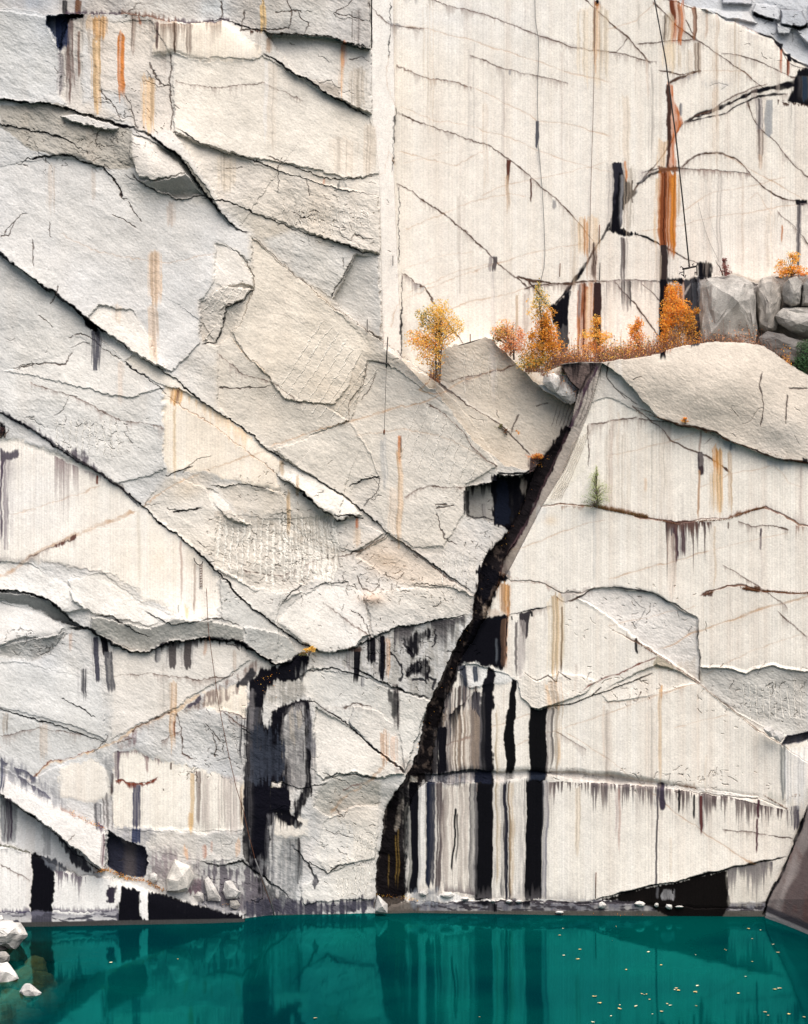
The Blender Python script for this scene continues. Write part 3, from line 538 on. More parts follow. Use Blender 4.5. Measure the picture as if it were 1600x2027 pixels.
# ------------------------------------------------------------ hairline cracks
def CKS(txt, **k):
    for ln in txt.strip().split('\n'):
        q = ln.split('|')
        P_ = PT(q[1].strip())
        if abs(P_[-1][0] - P_[0][0]) > 50 and q[0].split()[2] in 'EBK': DR(q[1].strip(), 34, .5, (.26, .20, .18), .34, 2.6, len(q[1]) % 6); DR(q[1].strip(), 10, .5, (.20, .14, .12), .6, 2.2, len(q[1]) % 5)
        CK(q[1].strip(), float(q[0].split()[0]) * .82, float(q[0].split()[1]), {'B': B, 'O': O, 'K': K, 'G': G, 'R': RD, 'T': T_, 'E': (.09, .055, .042)}[q[0].split()[2]], dep=.004, **k)
CKS('''
1.4 .85 E|845,-5 870,5 915,17 945,25 985,40 1020,52 1062,70 1100,82 1130,92 1175,100 1230,107 1300,122
1.5 .5 O|790,48 830,55 870,65 905,75 960,90 1020,108 1060,122 1100,135 1150,148 1215,163
1.1 .6 E|930,110 990,132 1050,150 1125,164
1.3 .6 E|785,132 800,138 830,147 880,160 935,174
1.4 .55 O|935,174 960,182 1000,202 1040,222 1065,240 1100,241 1140,250 1175,262 1215,274
1.1 .5 O|785,213 830,225 865,240 890,241 940,253 975,265 1030,282 1080,302 1120,318 1175,333 1215,347
1.5 .8 E|785,226 830,240 870,256 905,268 940,280 975,292 995,307 1020,325 1050,352 1075,372 1100,392 1130,425 1165,465 1180,482
1.5 .85 E|785,365 815,380 840,398 878,420 905,445 925,460 945,482 965,500 990,522 1010,537 1030,555 1045,572
1.5 .8 E|795,538 815,553 840,570 860,600 885,640 918,682
1.5 .8 E|1155,-5 1180,18 1210,45 1245,75 1262,95 1290,124
1.3 .7 E|1205,103 1220,104 1232,90 1243,75
1.1 .6 B|1262,87 1310,82 1372,75
1.8 .9 B|1292,0 1315,25 1340,50 1375,75 1400,92 1425,110 1450,130 1480,150 1500,165 1518,178
1.2 .7 B|1310,-5 1340,2 1375,15
1.2 .7 B|1355,35 1365,55 1375,72
1.4 .6 B|1428,105 1460,108 1500,122 1550,147 1582,155
2.0 .85 B|1303,137 1320,138 1345,147 1365,142 1388,139
1.2 .5 O|1388,139 1430,142 1470,145 1492,155
3.2 .9 B|1325,165 1345,153 1365,145 1388,140
5.5 .95 K|1350,245 1375,231 1400,222 1430,210 1460,195 1490,183 1520,174 1550,170 1590,160
2.4 .8 K|1355,243 1400,232 1440,222 1465,205 1500,190 1560,182
1.6 .7 B|1365,236 1410,215 1450,190 1500,170 1520,165
3.0 .95 K|1500,62 1530,76 1545,95 1555,108 1575,122 1605,136
1.2 .6 K|1548,95 1560,125 1580,135 1600,140
1.6 .85 E|1478,198 1490,225 1510,255 1535,280 1565,315 1610,358
1.5 .85 E|1352,243 1335,270 1320,295 1295,330 1270,360 1250,382
2.0 .85 B|1345,330 1375,308 1395,302 1430,302 1460,315 1480,335 1495,350 1520,375 1550,395 1600,400
1.3 .6 O|1430,302 1470,325 1500,340 1560,375 1600,400
1.4 .55 K|1270,343 1310,332 1340,330 1400,335 1450,337 1485,342
4.0 .97 K|1260,372 1240,400 1218,428 1200,455 1180,490 1160,520 1137,553 1117,580 1088,612
2.2 .8 K|1262,366 1290,345 1315,335 1345,328
2.2 .9 K|1255,463 1280,470 1300,480 1330,497
1.6 .8 B|1330,497 1355,510 1385,522
2.4 .9 B|1022,546 1045,556 1080,561 1110,563 1160,557 1205,554
1.6 .8 B|1037,573 1060,566 1090,565 1140,563
1.6 .9 B|1045,556 1060,575 1080,600 1097,614
1.7 .9 B|1213,555 1230,575 1255,600 1280,635 1308,670
1.3 .7 B|1272,560 1290,580 1308,600
2.0 .7 K|1200,556 1250,552 1290,553 1310,557 1360,557
1.1 .55 O|1262,458 1350,444 1450,425 1590,403
1.1 .5 O|800,455 870,425 935,400 
1.1 .5 O|950,388 1010,365 1090,350 1200,322
1.2 .5 O|800,592 900,552 980,522 1060,500 1168,482
1.0 .5 O|800,582 880,548 960,525 1000,515
1.2 .6 O|888,616 960,590 1040,571
.9 .35 O|800,530 870,508 940,500
.9 .3 O|800,325 860,308 900,300
1.0 .4 O|930,400 1000,385 1040,388
1.0 .4 O|1460,415 1500,380 1530,430
1.2 .5 B|1540,418 1575,455 1605,492
1.0 .4 G|1400,412 1420,480 1430,545
1.2 .8 K|783,213 781,300 779,347
1.2 .8 K|789,372 788,450 786,525
1.6 .9 K|796,540 794,620 791,705
1.2 .7 K|773,0 771,60 770,120
1.1 .6 E|728,0 745,25 765,45 800,52 840,58
1.2 .55 K|732,0 733,60 734,90
1.0 .4 O|770,110 765,180 783,213
1.1 .5 O|745,352 762,343 772,300 785,330
1.1 .5 O|791,590 780,620 772,650
1.6 .85 E|1252,800 1275,820 1290,832 1315,852 1330,870 1370,890 1400,905 1425,922 1450,935
1.0 .5 O|1450,935 1490,930 1530,922
1.0 .5 O|1385,963 1420,950 1450,935
1.0 .4 O|1530,922 1550,940 1560,958 1590,965
1.4 .8 B|1170,842 1200,838 1235,828 1262,825
1.4 .8 B|1265,828 1300,832 1330,835
1.0 .75 B|1165,843 1168,900 1167,925
1.6 .65 O|1200,1150 1260,1131 1340,1107 1410,1090
1.0 .4 O|1410,1090 1480,1075 1560,1055
1.4 .7 E|1462,1034 1485,1042 1530,1044 1560,1051
1.0 .4 B|1390,880 1410,870
2.2 .75 O|1300,1288 1340,1275 1370,1255 1400,1246 1480,1215 1540,1195 1610,1178
1.8 .7 R|1150,1365 1200,1343 1250,1325 1300,1303
1.3 .8 K|1384,1225 1384,1290 1383,1350
1.2 .7 E|1540,1208 1570,1235 1600,1262
1.3 .5 O|1190,1393 1250,1388 1300,1378 1360,1360
1.0 .45 O|1335,1440 1390,1425 1440,1415
1.5 .65 O|1258,1548 1300,1575 1330,1605 1390,1645 1450,1685 1480,1705 1530,1720
1.0 .5 B|1430,1640 1480,1645 1520,1650
1.3 .6 B|1520,1652 1560,1655 1570,1660
1.6 .6 B|885,1425 905,1400 930,1370
2.2 .5 R|880,1478 900,1470 950,1458
1.6 .5 O|970,1440 1000,1430 1050,1412
1.0 .5 B|1100,1448 1120,1460 1160,1485
1.0 .5 K|1240,1178 1280,1210 1260,1240
1.4 .8 B|1270,1370 1260,1390 1252,1388
1.8 .85 K|1000,1220 1060,1208 1095,1202
2.0 .8 B|1100,1180 1120,1190 1150,1178 1180,1165
1.7 .8 O|533,884 580,865 650,845 690,832 720,823 770,812 830,800 880,780
1.5 .7 O|400,932 470,910 533,890
1.4 .8 O|860,745 830,770 870,780 905,760 975,735 1025,722
1.2 .7 E|890,755 950,742 985,735 1020,722
4.5 .8 O|-20,1150 20,1132 50,1108 100,1080 150,1060 200,1040 240,1025 275,1005
1.6 .5 B|50,1108 100,1085 150,1066 
1.6 .85 O|275,1003 310,980 350,960 400,935
1.3 .8 E|845,798 880,820 910,845 935,880 960,905 985,925
1.2 .7 B|800,1075 830,1100 870,1130 905,1155
1.5 .7 O|0,1480 0,1481
3.0 .9 T|55,1550 100,1512 150,1502 195,1482 222,1470 260,1450
1.6 .6 R|60,1546 100,1510 150,1499 195,1480
3.0 .9 T|250,1452 300,1428 350,1405 400,1372
1.4 .8 B|262,1448 300,1425 345,1408
3.5 .8 O|650,1610 690,1575 730,1545 760,1520
2.0 .7 R|680,1565 700,1555 725,1545
1.2 .8 B|320,1470 360,1440 360,1490 375,1500
1.6 .8 B|350,1408 360,1440 362,1490 385,1505
1.4 .8 B|440,1410 490,1440 505,1455
1.2 .8 B|430,1405 470,1415 490,1425
1.0 .6 B|0,1712 30,1728 60,1745
1.2 .6 B|135,1665 150,1650
''')
CKS('''
1.1 .5 O|985,1100 1060,1075 1150,1040 1200,1030
1.1 .5 O|1010,1480 1120,1440 1240,1400 1380,1352
1.2 .55 O|1120,1450 1200,1500 1262,1548
1.0 .4 O|1390,1340 1480,1290 1600,1250
1.0 .45 E|1430,1120 1500,1160 1560,1200
1.0 .45 O|1200,1240 1300,1220 1384,1200
1.2 .5 O|20,1020 120,990 200,960
1.1 .5 B|0,1460 80,1440 160,1456
1.1 .5 B|225,1340 300,1330 400,1345 470,1335
1.1 .5 B|640,1190 700,1240 735,1262
1.1 .55 B|800,980 850,960 925,965
1.1 .5 B|345,160 420,175 520,165 600,200
1.1 .45 O|120,460 200,500 330,520 430,500
1.2 .5 B|60,760 160,790 240,830 325,850
1.1 .5 O|700,860 800,850 900,870 960,905
1.1 .5 B|430,700 480,740 540,755 600,800
1.2 .55 B|480,1130 560,1140 640,1100 700,1100
1.1 .45 O|1200,905 1300,880 1385,855
1.0 .45 O|1200,60 1260,40 1300,0
1.1 .5 O|790,300 900,330 960,300
1.1 .45 O|1340,420 1420,380 1560,350
''')
# small jagged splits scattered over the split rock
_r = random.Random(11)
def jag(x, y, n, ang, st):
    p = [(x, y)]
    for i in range(n):
        a = R(ang + _r.uniform(-38, 38)); x += math.cos(a) * st * _r.uniform(.6, 1.4); y += math.sin(a) * st * _r.uniform(.6, 1.4); p.append((x, y))
    return ' '.join('%.0f,%.0f' % q for q in p)
def rough_at(x, y):
    i = int((x - gx0) / STEP); j = int((y - gy0) / STEP)
    return RG[j, i] if 0 <= i < nx and 0 <= j < ny else 0
_n = 0
while _n < 75:
    x = _r.uniform(0, 1600); y = _r.uniform(0, 1780)
    if rough_at(x, y) < .7: continue
    if 480 < x < 800 and 480 < y < 800 and _r.random() < .7: continue
    _n += 1
    L(jag(x, y, _r.randint(2, 5), _r.choice([38, 38, 30, -35, 10, 70]), _r.uniform(4, 13)), _r.uniform(.02, .12), _r.uniform(8, 22), _r.uniform(.15, .5), _r.uniform(.6, 1.0), (.10, .085, .08))
for s_, cw_, ca_, cc_ in CR[-75:]: CK(s_, cw_, ca_, cc_, .03, .5)
for zx0, zy0, zx1, zy1, zn, ang in ((430, 1020, 680, 1180, 230, 0), (700, 1130, 940, 1210, 110, 20), (560, 385, 745, 500, 90, 10), (70, 225, 265, 325, 120, 10), (1400, 1335, 1600, 1440, 110, -20), (640, 1560, 760, 1780, 90, 40),
        (405, 1410, 485, 1530, 70, 50), (0, 1250, 120, 1300, 80, -20), (100, 830, 270, 900, 60, -15), (640, 1240, 930, 1370, 120, 60), (430, 930, 640, 1020, 60, 10), (340, 1490, 420, 1560, 40, 60), (400, 1720, 500, 1800, 60, 50),
        (930, 1000, 985, 1130, 30, 70), (690, 1080, 800, 1200, 70, 30), (200, 150, 350, 300, 60, 70), (1080, 1520, 1500, 1560, 110, -20), (1080, 1330, 1330, 1395, 60, 10), (1140, 1170, 1380, 1260, 70, 40), (1480, 0, 1600, 120, 40, 10)):
    for q in range(int(zn * .8)):
        k_ = min(1, abs(_r.gauss(0, .5)))
        CK(jag(max(zx0 - 20, min(zx1 + 20, _r.gauss((zx0 + zx1) / 2, (zx1 - zx0) * .3))), max(zy0 - 12, min(zy1 + 12, _r.gauss((zy0 + zy1) / 2, (zy1 - zy0) * .3))), _r.randint(1, 2), ang + _r.choice([0, 0, 60, -50]), _r.uniform(2, 5 + 9 * k_)), _r.uniform(.5, 1.0), .15 + .55 * k_, (.16, .14, .125), _r.uniform(.02, .08), .3)
for q_ in range(230):   # thin runs of rust, manganese and lime down the sawn faces
    x_ = _r.uniform(0, 1600); y_ = _r.uniform(-150, 1700); i_ = int((x_ - gx0) / STEP); j_ = int((y_ - gy0) / STEP)
    if ST[j_, i_] < .5: continue
    ln_ = _r.uniform(30, 230); j2 = min(ny - 1, int((y_ + ln_ - gy0) / STEP))
    if ST[j2, i_] < .5: continue
    w_ = _r.choice([1, 1.5, 2, 4, 9]); SK(x_, x_ + w_, y_, y_ + ln_, _r.choice([(.45, .36, .30), (.30, .25, .24), (.62, .46, .32), (.40, .36, .35), (.62, .53, .46), (.84, .83, .81)]), _r.uniform(.18, .5) / (1 + w_ * .08), .4, 1.5 + w_ * .3, 3, .7, _r.randint(0, 7))
# named jagged splits
for s_ in ('300,120 303,135 310,150 318,165 325,172 338,172', '338,105 340,140 337,180 342,230 340,262', '245,190 258,205 262,225 268,245 275,252', '197,178 210,195 225,215 238,235',
           '225,350 240,390 250,395', '75,620 95,635 105,650', '115,565 108,585 100,600', '25,730 60,722', '35,732 60,722 80,725', '30,735 45,728 90,722 130,722 145,695', '0,470 20,468 30,440 45,425 55,425',
           '12,468 18,450 30,440', '218,424 245,435 270,452', '250,398 265,418 280,440', '135,668 150,662 175,663 190,675 215,700 240,712', '100,440 103,470', '66,475 68,530',
           '485,20 478,60 575,55', '545,27 560,22 592,20 600,25', '570,0 578,20 573,60', '592,20 595,35 612,45 605,65', '660,27 690,10 700,0', '662,27 700,35 720,42', '437,0 440,20 437,38',
           '690,118 705,112 712,110', '572,85 582,90', '560,310 552,330 550,385', '605,355 612,375 615,390', '445,340 460,335 480,330', '580,420 600,432 625,425', '700,465 720,472 740,470',
           '715,795 735,765 745,740', '430,765 460,770 540,765', '430,620 450,605 480,600', '590,1085 595,1110 570,1120', '760,1140 790,1148 800,1135', '705,1140 720,1170 740,1175 755,1160',
           '695,1210 720,1225 735,1262', '860,1010 880,1003 900,1002', '862,1015 868,1045 880,1065 905,1078', '862,1000 885,998', '1025,820 1010,860', '1060,808 1085,800',
           '640,1530 660,1540 690,1545', '660,1600 680,1620 690,1600', '640,1640 670,1650 700,1660', '590,1400 605,1430', '420,1450 430,1480 425,1500', '405,1430 420,1445 440,1470',
           '1205,718 1202,745 1215,768 1240,790', '1250,752 1270,745', '1210,765 1225,775 1250,790 1265,800', '1510,735 1505,760 1508,800 1505,845', '1555,780 1555,840', '1560,768 1600,768', '1100,1350 1105,1330 1130,1345',
           '1030,1230 1035,1260', '1035,1330 1060,1345 1085,1335 1100,1350', '1170,1380 1190,1360'):
    CK(s_, 1.1, .7, (.10, .08, .07), .04, .4)
# drill flutes
GRV([(433 + i * 12.2, 1022 + (i * 7) % 23, 433 + i * 12.2, 1110 + (i * 13) % 60) for i in range(20)], 2.0, .85)
GRV([(563 + i * 12.2, 1015, 563 + i * 12.2, 1150) for i in range(9)], 1.8, .8)
GRV([(645 + i * 15, 630 + i * 14, 540 + i * 18, 790 + i * 8) for i in range(8)], 1.0, .55)
GRV([(835 + i * 17, 785 + i * 13, 790 + i * 19, 915 + i * 10) for i in range(8)], 1.0, .5)
GRV([(114 + i * 13, 828, 114 + i * 13, 900) for i in range(10)], 1.1, .5)
GRV([(440 + i * 14, 560 + i * 2, 400 + i * 14, 620 + i * 3) for i in range(5)], 1.0, .5)
GRV([(560 + i * 12, 395 + (i * 9) % 20, 560 + i * 12, 440 + (i * 7) % 30) for i in range(15)], 1.0, .5)
GRV([(920 + i * 16, 690 + i * 5, 920 + i * 16, 780 + i * 3) for i in range(5)], 1.0, .45)
GRV([(1470 + i * 13, 1345 + (i * 5) % 20, 1470 + i * 13, 1425) for i in range(10)], 1.2, .55)
GRV([(705 + i * 9, 1645 + (i * 5) % 20, 705 + i * 9, 1745) for i in range(5)], 1.3, .6); GRV([(668 + i * 9, 1740, 668 + i * 9, 1775) for i in range(7)], 1.2, .55)
GRV([(880 + i * 12, 1095, 878 + i * 12, 1160) for i in range(6)], 1.0, .5)
GRV([(1172 - i * 6, 850 + i * 4, 1110 - i * 4, 990) for i in range(6)], 1.0, .5, (.55, .48, .40))
# brown/dark combs in the broken flutes
DR('425,1015 480,1010 560,1045 600,1060 680,1090', 60, .35, (.34, .28, .22), .5, 4, 1)
# ------------------------------------------------------------ stains: top left
DR('160,30 235,26 300,36 350,44', 150, .55, (.22, .17, .14), .45, 4, 1); DR('306,44 400,48 440,42', 60, .8, (.16, .10, .07), .35, 3, 2)
SK(124, 134, 0, 30, K, .6); SK(150, 162, 0, 30, (.15, .08, .05), .8); SK(133, 147, 38, 190, (.14, .10, .09), .75, .6, 3, fade=.4); SK(156, 160, 60, 160, (.14, .08, .06), .7)
SK(172, 190, 30, 60, T_, .6, .3); SK(186, 212, 28, 75, (.62, .36, .15), .8, .3, 3); SK(184, 200, 70, 210, (.66, .44, .22), .75, .3, 3, fade=.5); SK(234, 246, 60, 190, (.50, .17, .03), .95, .35, 1.5, fade=.3)
SK(282, 304, 145, 255, (.66, .46, .27), .75, .3, 4, fade=.3); SK(260, 270, 28, 110, (.20, .13, .10), .6, .4); SK(272, 278, 30, 50, RU, .6); SK(115, 125, 105, 185, (.30, .28, .30), .7, .4, 3)
SK(345, 353, 44, 105, (.16, .10, .07), .8, .4); SK(372, 380, 45, 104, (.16, .11, .09), .7, .5); SK(310, 314, 42, 100, (.14, .10, .09), .8)
SK(515, 525, 0, 62, (.68, .46, .20), .85, .2, 2); SK(528, 538, 68, 105, (.36, .24, .16), .8, .3, 2); SK(505, 515, 60, 100, (.4, .36, .33), .6); DR('495,62 515,62 560,67 610,67', 16, .8, B, .4, 2)
SK(675, 686, 80, 135, RU, .75, .3, 3, fade=.4); SK(672, 682, 95, 190, (.66, .40, .22), .7, .3, 4, fade=.4); SK(700, 715, 20, 82, (.30, .27, .26), .6, .4, 4); SK(696, 722, 130, 215, (.45, .39, .32), .6, .3, 6)
DR('0,16 60,22 130,28 160,28 262,28 350,42 400,46 440,40', 1, 0); UP('130,29 235,24 300,35 400,45 455,42', 14, .8, (.06, .04, .06)); UP('240,25 350,43', 20, .6, (.35, .18, .08))
SK(430, 462, 300, 375, (.58, .50, .40), .55, .3, 8); SK(656, 700, 270, 350, (.64, .55, .46), .45, .3, 10); SK(720, 740, 240, 345, (.60, .50, .40), .45, .3, 5); SK(525, 550, 120, 290, (.62, .54, .46), .35, .3, 6)
SK(522, 530, 110, 270, (.72, .72, .72), .5); SK(668, 676, 360, 374, (.4, .4, .38), .6); SK(680, 687, 360, 372, (.4, .4, .38), .6); SK(641, 645, 352, 366, RU, .8)
SK(296, 316, 490, 600, (.72, .50, .32), .62, .15, 6, 8, .3); SK(290, 306, 600, 710, (.70, .50, .34), .50, .15, 5, 6, .3, dx=6); SK(225, 240, 600, 640, (.70, .55, .42), .4, .2, 9)
SK(330, 345, 395, 445, (.55, .40, .30), .35); SK(95, 108, 320, 420, (.58, .47, .38), .4, .3, 5); SK(180, 188, 330, 400, (.62, .52, .44), .3)
SK(180, 198, 655, 725, (.10, .10, .12), .7, .7, 3, fade=.6); PG('167,627 185,640 195,652 190,655 172,645', K, .95, 2); SK(232, 243, 710, 800, (.66, .52, .42), .4, .2, 4)
DR('0,502 60,545 135,600', 20, .5, G, .5, 5)
# top left pocket, darkened to blue-black
SK(112, 133, 32, 95, (.02, .03, .07), .85, .3, 3, dx=3); PG('128,30 164,30 160,38 135,42', K, .9, 2)
UP('275,1000 235,965 165,918 95,875 45,840 0,815', 18, .75, (.08, .07, .09)); PG('130,890 165,912 200,938 190,925 165,895', (.09, .08, .10), .55, 6, .4)
PG('0,835 8,842 8,858 0,865', K, .8, 3)
# cream panel
DR('330,768 345,770 400,800 450,830 500,868', 60, .5, (.75, .50, .26), .5, 4, 2); SK(340, 360, 765, 800, (.68, .38, .14), .75, .5, 3); SK(350, 353, 770, 800, (.15, .06, .03), .8); SK(345, 352, 800, 940, (.75, .55, .32), .45)
SK(327, 330, 800, 912, (.5, .44, .36), .4); SK(553, 562, 905, 940, (.5, .36, .22), .6); SK(585, 592, 935, 980, (.64, .46, .28), .5); SK(568, 574, 970, 1060, (.66, .46, .26), .6, .3, 2)
SK(706, 711, 1025, 1048, RU, .8); SK(702, 716, 1040, 1080, (.66, .5, .36), .5, .3, 4); SK(790, 795, 862, 920, (.55, .19, .05), .85, .1, 1.2, fade=.4); SK(787, 798, 880, 1070, (.68, .47, .29), .6, .2, 4, fade=.3)
SK(770, 790, 960, 1060, (.70, .56, .44), .4, .3, 6); SK(757, 766, 860, 960, (.50, .51, .52), .4, .2, 4); BUMP(735, 1185, 20, 14, .3); TONE(735, 1185, 26, 14, (.66, .45, .32), .5)
TONE(770, 1110, 60, 30, (.72, .56, .42), .5, 30); TONE(380, 960, 40, 25, (.66, .54, .40), .5, -30); TONE(655, 770, 60, 30, (.66, .58, .48), .4)
# left sawn panel
SK(0, 6, 900, 1100, (.09, .07, .10), .85, .5, 2, 2, .6); SK(8, 20, 905, 1070, (.22, .19, .22), .7, .7, 2, 2, .8); SK(20, 34, 905, 1060, (.5, .47, .47), .5, .7, 2, 2, .8); PG('0,890 20,895 35,890 38,902 20,908 0,908', (.10, .09, .11), .7, 4)
DR('108,905 112,905 130,915 152,922 156,926', 190, .75, (.22, .16, .17), .85, 1.6, 4); DR('156,926 200,945', 30, .6, (.3, .25, .26), .6, 1.6, 4); SK(272, 277, 1010, 1170, (.62, .56, .48), .6); SK(357, 361, 1070, 1190, (.35, .22, .18), .6, .3, 1.2)
SK(384, 388, 1115, 1215, (.25, .16, .12), .75, .3, 1.2); SK(191, 194, 940, 960, RD, .7); SK(366, 374, 1190, 1222, (.75, .5, .25), .6); SK(354, 356, 1195, 1215, K, .8)
UP('0,1103 60,1110 100,1118 160,1124 215,1137', 14, .5, (.3, .26, .25)); PG('110,1078 152,1058 152,1066 110,1085', (.12, .06, .05), .8, 1.5, .9)
# middle-left
SK(185, 194, 1262, 1345, (.06, .06, .08), .85, .3, 2, dx=4); SK(200, 212, 1262, 1300, K, .9, .3, 2, dx=6); SK(208, 222, 1290, 1370, (.10, .10, .11), .8, .5, 2, dx=6); SK(160, 168, 1322, 1385, (.04, .04, .05), .85, .4, 2, fade=.5)
SK(136, 144, 1250, 1290, (.6, .42, .32), .5); SK(307, 317, 1280, 1310, G, .7, .2, 2); DR('320,1272 335,1270 360,1268 392,1266', 58, .9, (.11, .10, .10), .95, 9, 3); SK(335, 350, 1270, 1322, (.10, .09, .09), .85, .2, 2); SK(366, 378, 1268, 1322, (.09, .08, .08), .85, .2, 2)
DR('300,1278 350,1268 400,1264 450,1268 480,1272', 32, .8, K, .5, 4, 5); SK(337, 350, 1345, 1480, (.64, .42, .24), .6, .3, 4, fade=.4); SK(344, 352, 1420, 1460, (.36, .15, .07), .6, .3, 3); SK(318, 334, 1310, 1420, (.5, .46, .42), .35, .3, 6)
SK(404, 409, 1265, 1300, (.5, .3, .2), .6); SK(462, 468, 1280, 1330, (.5, .4, .33), .5); SK(5, 16, 1405, 1450, (.38, .33, .28), .6, .4, 3); SK(75, 95, 1425, 1500, (.55, .45, .36), .45, .3, 6); SK(0, 6, 1500, 1570, (.05, .06, .10), .8); DR('0,1505 30,1520 70,1540', 30, .8, (.06, .06, .09), .7, 4, 2)
PG('365,1408 400,1382 440,1352 480,1330 505,1312 512,1325 490,1350 450,1385 400,1403 380,1408', (.20, .15, .135), .85, 3, .8); PG('465,1355 500,1325 505,1335 480,1365', (.03, .03, .035), .85, 3, .3); PG('365,1405 400,1375 400,1385 375,1400', (.08, .07, .09), .8, 2); PG('520,1350 560,1336 600,1345 612,1380 575,1392 550,1398 522,1388', (.24, .23, .21), .8, 4, .6)
PG('230,1468 262,1462 268,1478 240,1480', (.30, .22, .20), .5, 5, .5); PG('250,1458 272,1448 270,1470 255,1475', (.16, .09, .11), .6, 3, .5)
# lower sawn panel
SK(226, 238, 1487, 1545, (.12, .09, .11), .85, .6, 1.5); SK(264, 276, 1550, 1640, (.05, .05, .09), .85, .5, 1.5, 6, .1); DR('230,1545 262,1550 285,1552 310,1540', 18, .8, RD, .8, 3, 2); CK('230,1545 262,1548 275,1552 290,1548 312,1536', 1.3, .7, RD)
DR('235,1488 262,1486 300,1500 350,1512', 26, .8, (.18, .10, .12), .4, 2, 6); SK(220, 227, 1530, 1575, (.08, .06, .06), .8); SK(388, 397, 1525, 1640, (.10, .06, .05), .85, .6, 1.5); SK(378, 384, 1520, 1640, (.60, .40, .18), .6); SK(290, 294, 1495, 1530, (.2, .1, .1), .7)
SK(400, 484, 1530, 1640, (.45, .38, .36), .5, .95, 3, 3, .4); SK(476, 484, 1552, 1642, (.66, .45, .22), .5); SK(338, 341, 1508, 1525, B, .8)
SK(375, 382, 1600, 1640, (.64, .42, .2), .7); SK(366, 372, 1665, 1700, (.66, .36, .18), .6, .2, 3); SK(400, 408, 1668, 1700, RU, .5, .2, 2, dx=2); SK(416, 420, 1664, 1690, RU, .5); SK(467, 474, 1655, 1695, (.66, .38, .2), .7, .2, 2)
PG('300,1700 340,1690 350,1700 330,1745 318,1760 305,1740', (.16, .10, .13), .55, 6, .8); PG('380,1735 400,1740 400,1775 372,1765', (.14, .10, .12), .7, 5, .5)
# black water column and hollow
PG('497,1352 515,1330 540,1322 560,1318 585,1300 600,1292 612,1300 608,1325 598,1342 575,1345 545,1348 530,1362 520,1385 520,1425 528,1437 537,1435 540,1415 550,1402 575,1396 612,1382 615,1392 600,1400 572,1405 560,1430 556,1480 572,1520 572,1610 545,1608 535,1640 532,1690 530,1742 515,1740 500,1720 480,1690 484,1560 488,1500 490,1450 492,1400', K, .96, 4, .05)
H[win([(485, 1330), (575, 1745)], 0)] -= .0
SK(496, 512, 1400, 1500, (.05, .05, .06), .6); PG('570,1405 600,1395 612,1410 625,1470 625,1540 600,1560 572,1560 556,1480 560,1430', (.16, .155, .16), .80, 5, .4); SK(574, 582, 1400, 1480, (.50, .44, .36), .7, .4, 3, dx=4); SK(588, 598, 1400, 1440, (.5, .45, .38), .6)
SK(600, 612, 1390, 1560, K, .85, .5, 3, 4, .5, dx=4); PG('608,1400 618,1430 626,1475 622,1500 608,1480', (.15, .15, .17), .75, 3, .3); PG('600,1560 615,1540 618,1570 600,1600 590,1625 585,1600', K, .75, 4, .3)
PG('540,1546 556,1548 556,1558 541,1556', (.7, .66, .6), .9, 2, 0); SK(536, 541, 1555, 1605, (.5, .48, .4), .6, .5); PG('486,1545 520,1552 575,1568 572,1610 536,1612 535,1560 530,1700 485,1690', (.004, .004, .008), .9, 3, 0)
PG('540,1600 572,1608 600,1630 598,1638 575,1632 545,1612', K, .85, 2.5, .3); DR('545,1612 560,1615 575,1620', 45, .8, K, .7, 2.2, 3); PG('530,1700 540,1665 560,1665 556,1700 545,1745 530,1745', (.62, .63, .62), .5, 4, .3)
PG('535,1745 550,1690 575,1670 595,1700 590,1750 580,1790 545,1780', (.26, .27, .28), .6, 8, .4); PG('620,1735 626,1733 628,1750 624,1758 620,1750', (.12, .12, .13), .8, 2, 0); SK(575, 600, 1660, 1740, K, .5, .8, 3, 3, .6)
PG('400,1795 405,1745 430,1760 470,1760 500,1770 505,1790 540,1795 540,1812 470,1815 400,1822', (.10, .10, .12), .6, 6, .5); PG('500,1740 520,1745 560,1775 580,1800 520,1805 505,1780', K, .75, 5, .4)
PG('545,1780 590,1785 700,1790 730,1780 725,1795 680,1802 560,1808', (.12, .12, .16), .55, 5, .4)
PG('503,1440 540,1445 562,1500 552,1545 498,1540', (.030, .036, .052), .75, 9, .6, seed=3); PG('488,1380 500,1370 505,1440 492,1440', (.2, .19, .2), .5, 4, .7); SK(478, 492, 1400, 1690, K, .55, .95, 4, 4, .4); SK(530, 546, 1610, 1740, (.2, .2, .22), .5, .9, 4, 4, .4); PG('500,1700 540,1690 545,1745 520,1745', (.1, .1, .11), .5, 8, .8)
PG('600,1328 660,1322 700,1336 742,1352 752,1400 700,1425 660,1400 620,1372', (.50, .505, .50), .45, 12, .4); PG('625,1520 700,1526 740,1545 690,1580 640,1560', (.40, .405, .38), .5, 8, .5); PG('600,1640 660,1620 700,1640 690,1700 640,1705 612,1680', (.52, .53, .53), .45, 12, .4)
PG('395,1715 430,1712 482,1722 520,1760 540,1800 480,1800 440,1772 400,1760', (.13, .12, .14), .6, 10, .75, seed=5); PG('300,1690 340,1676 400,1700 395,1740 330,1760 300,1745', (.30, .27, .28), .5, 10, .8); PG('488,1786 545,1778 640,1790 740,1776 742,1800 690,1806 560,1812 490,1812', (.05, .05, .07), .85, 4, .55, seed=2)
PG('525,1700 548,1672 580,1665 600,1700 590,1745 560,1790 530,1770', (.20, .21, .22), .6, 8, .6); PG('700,1700 738,1690 742,1770 715,1780', (.52, .50, .47), .4, 8, .5)
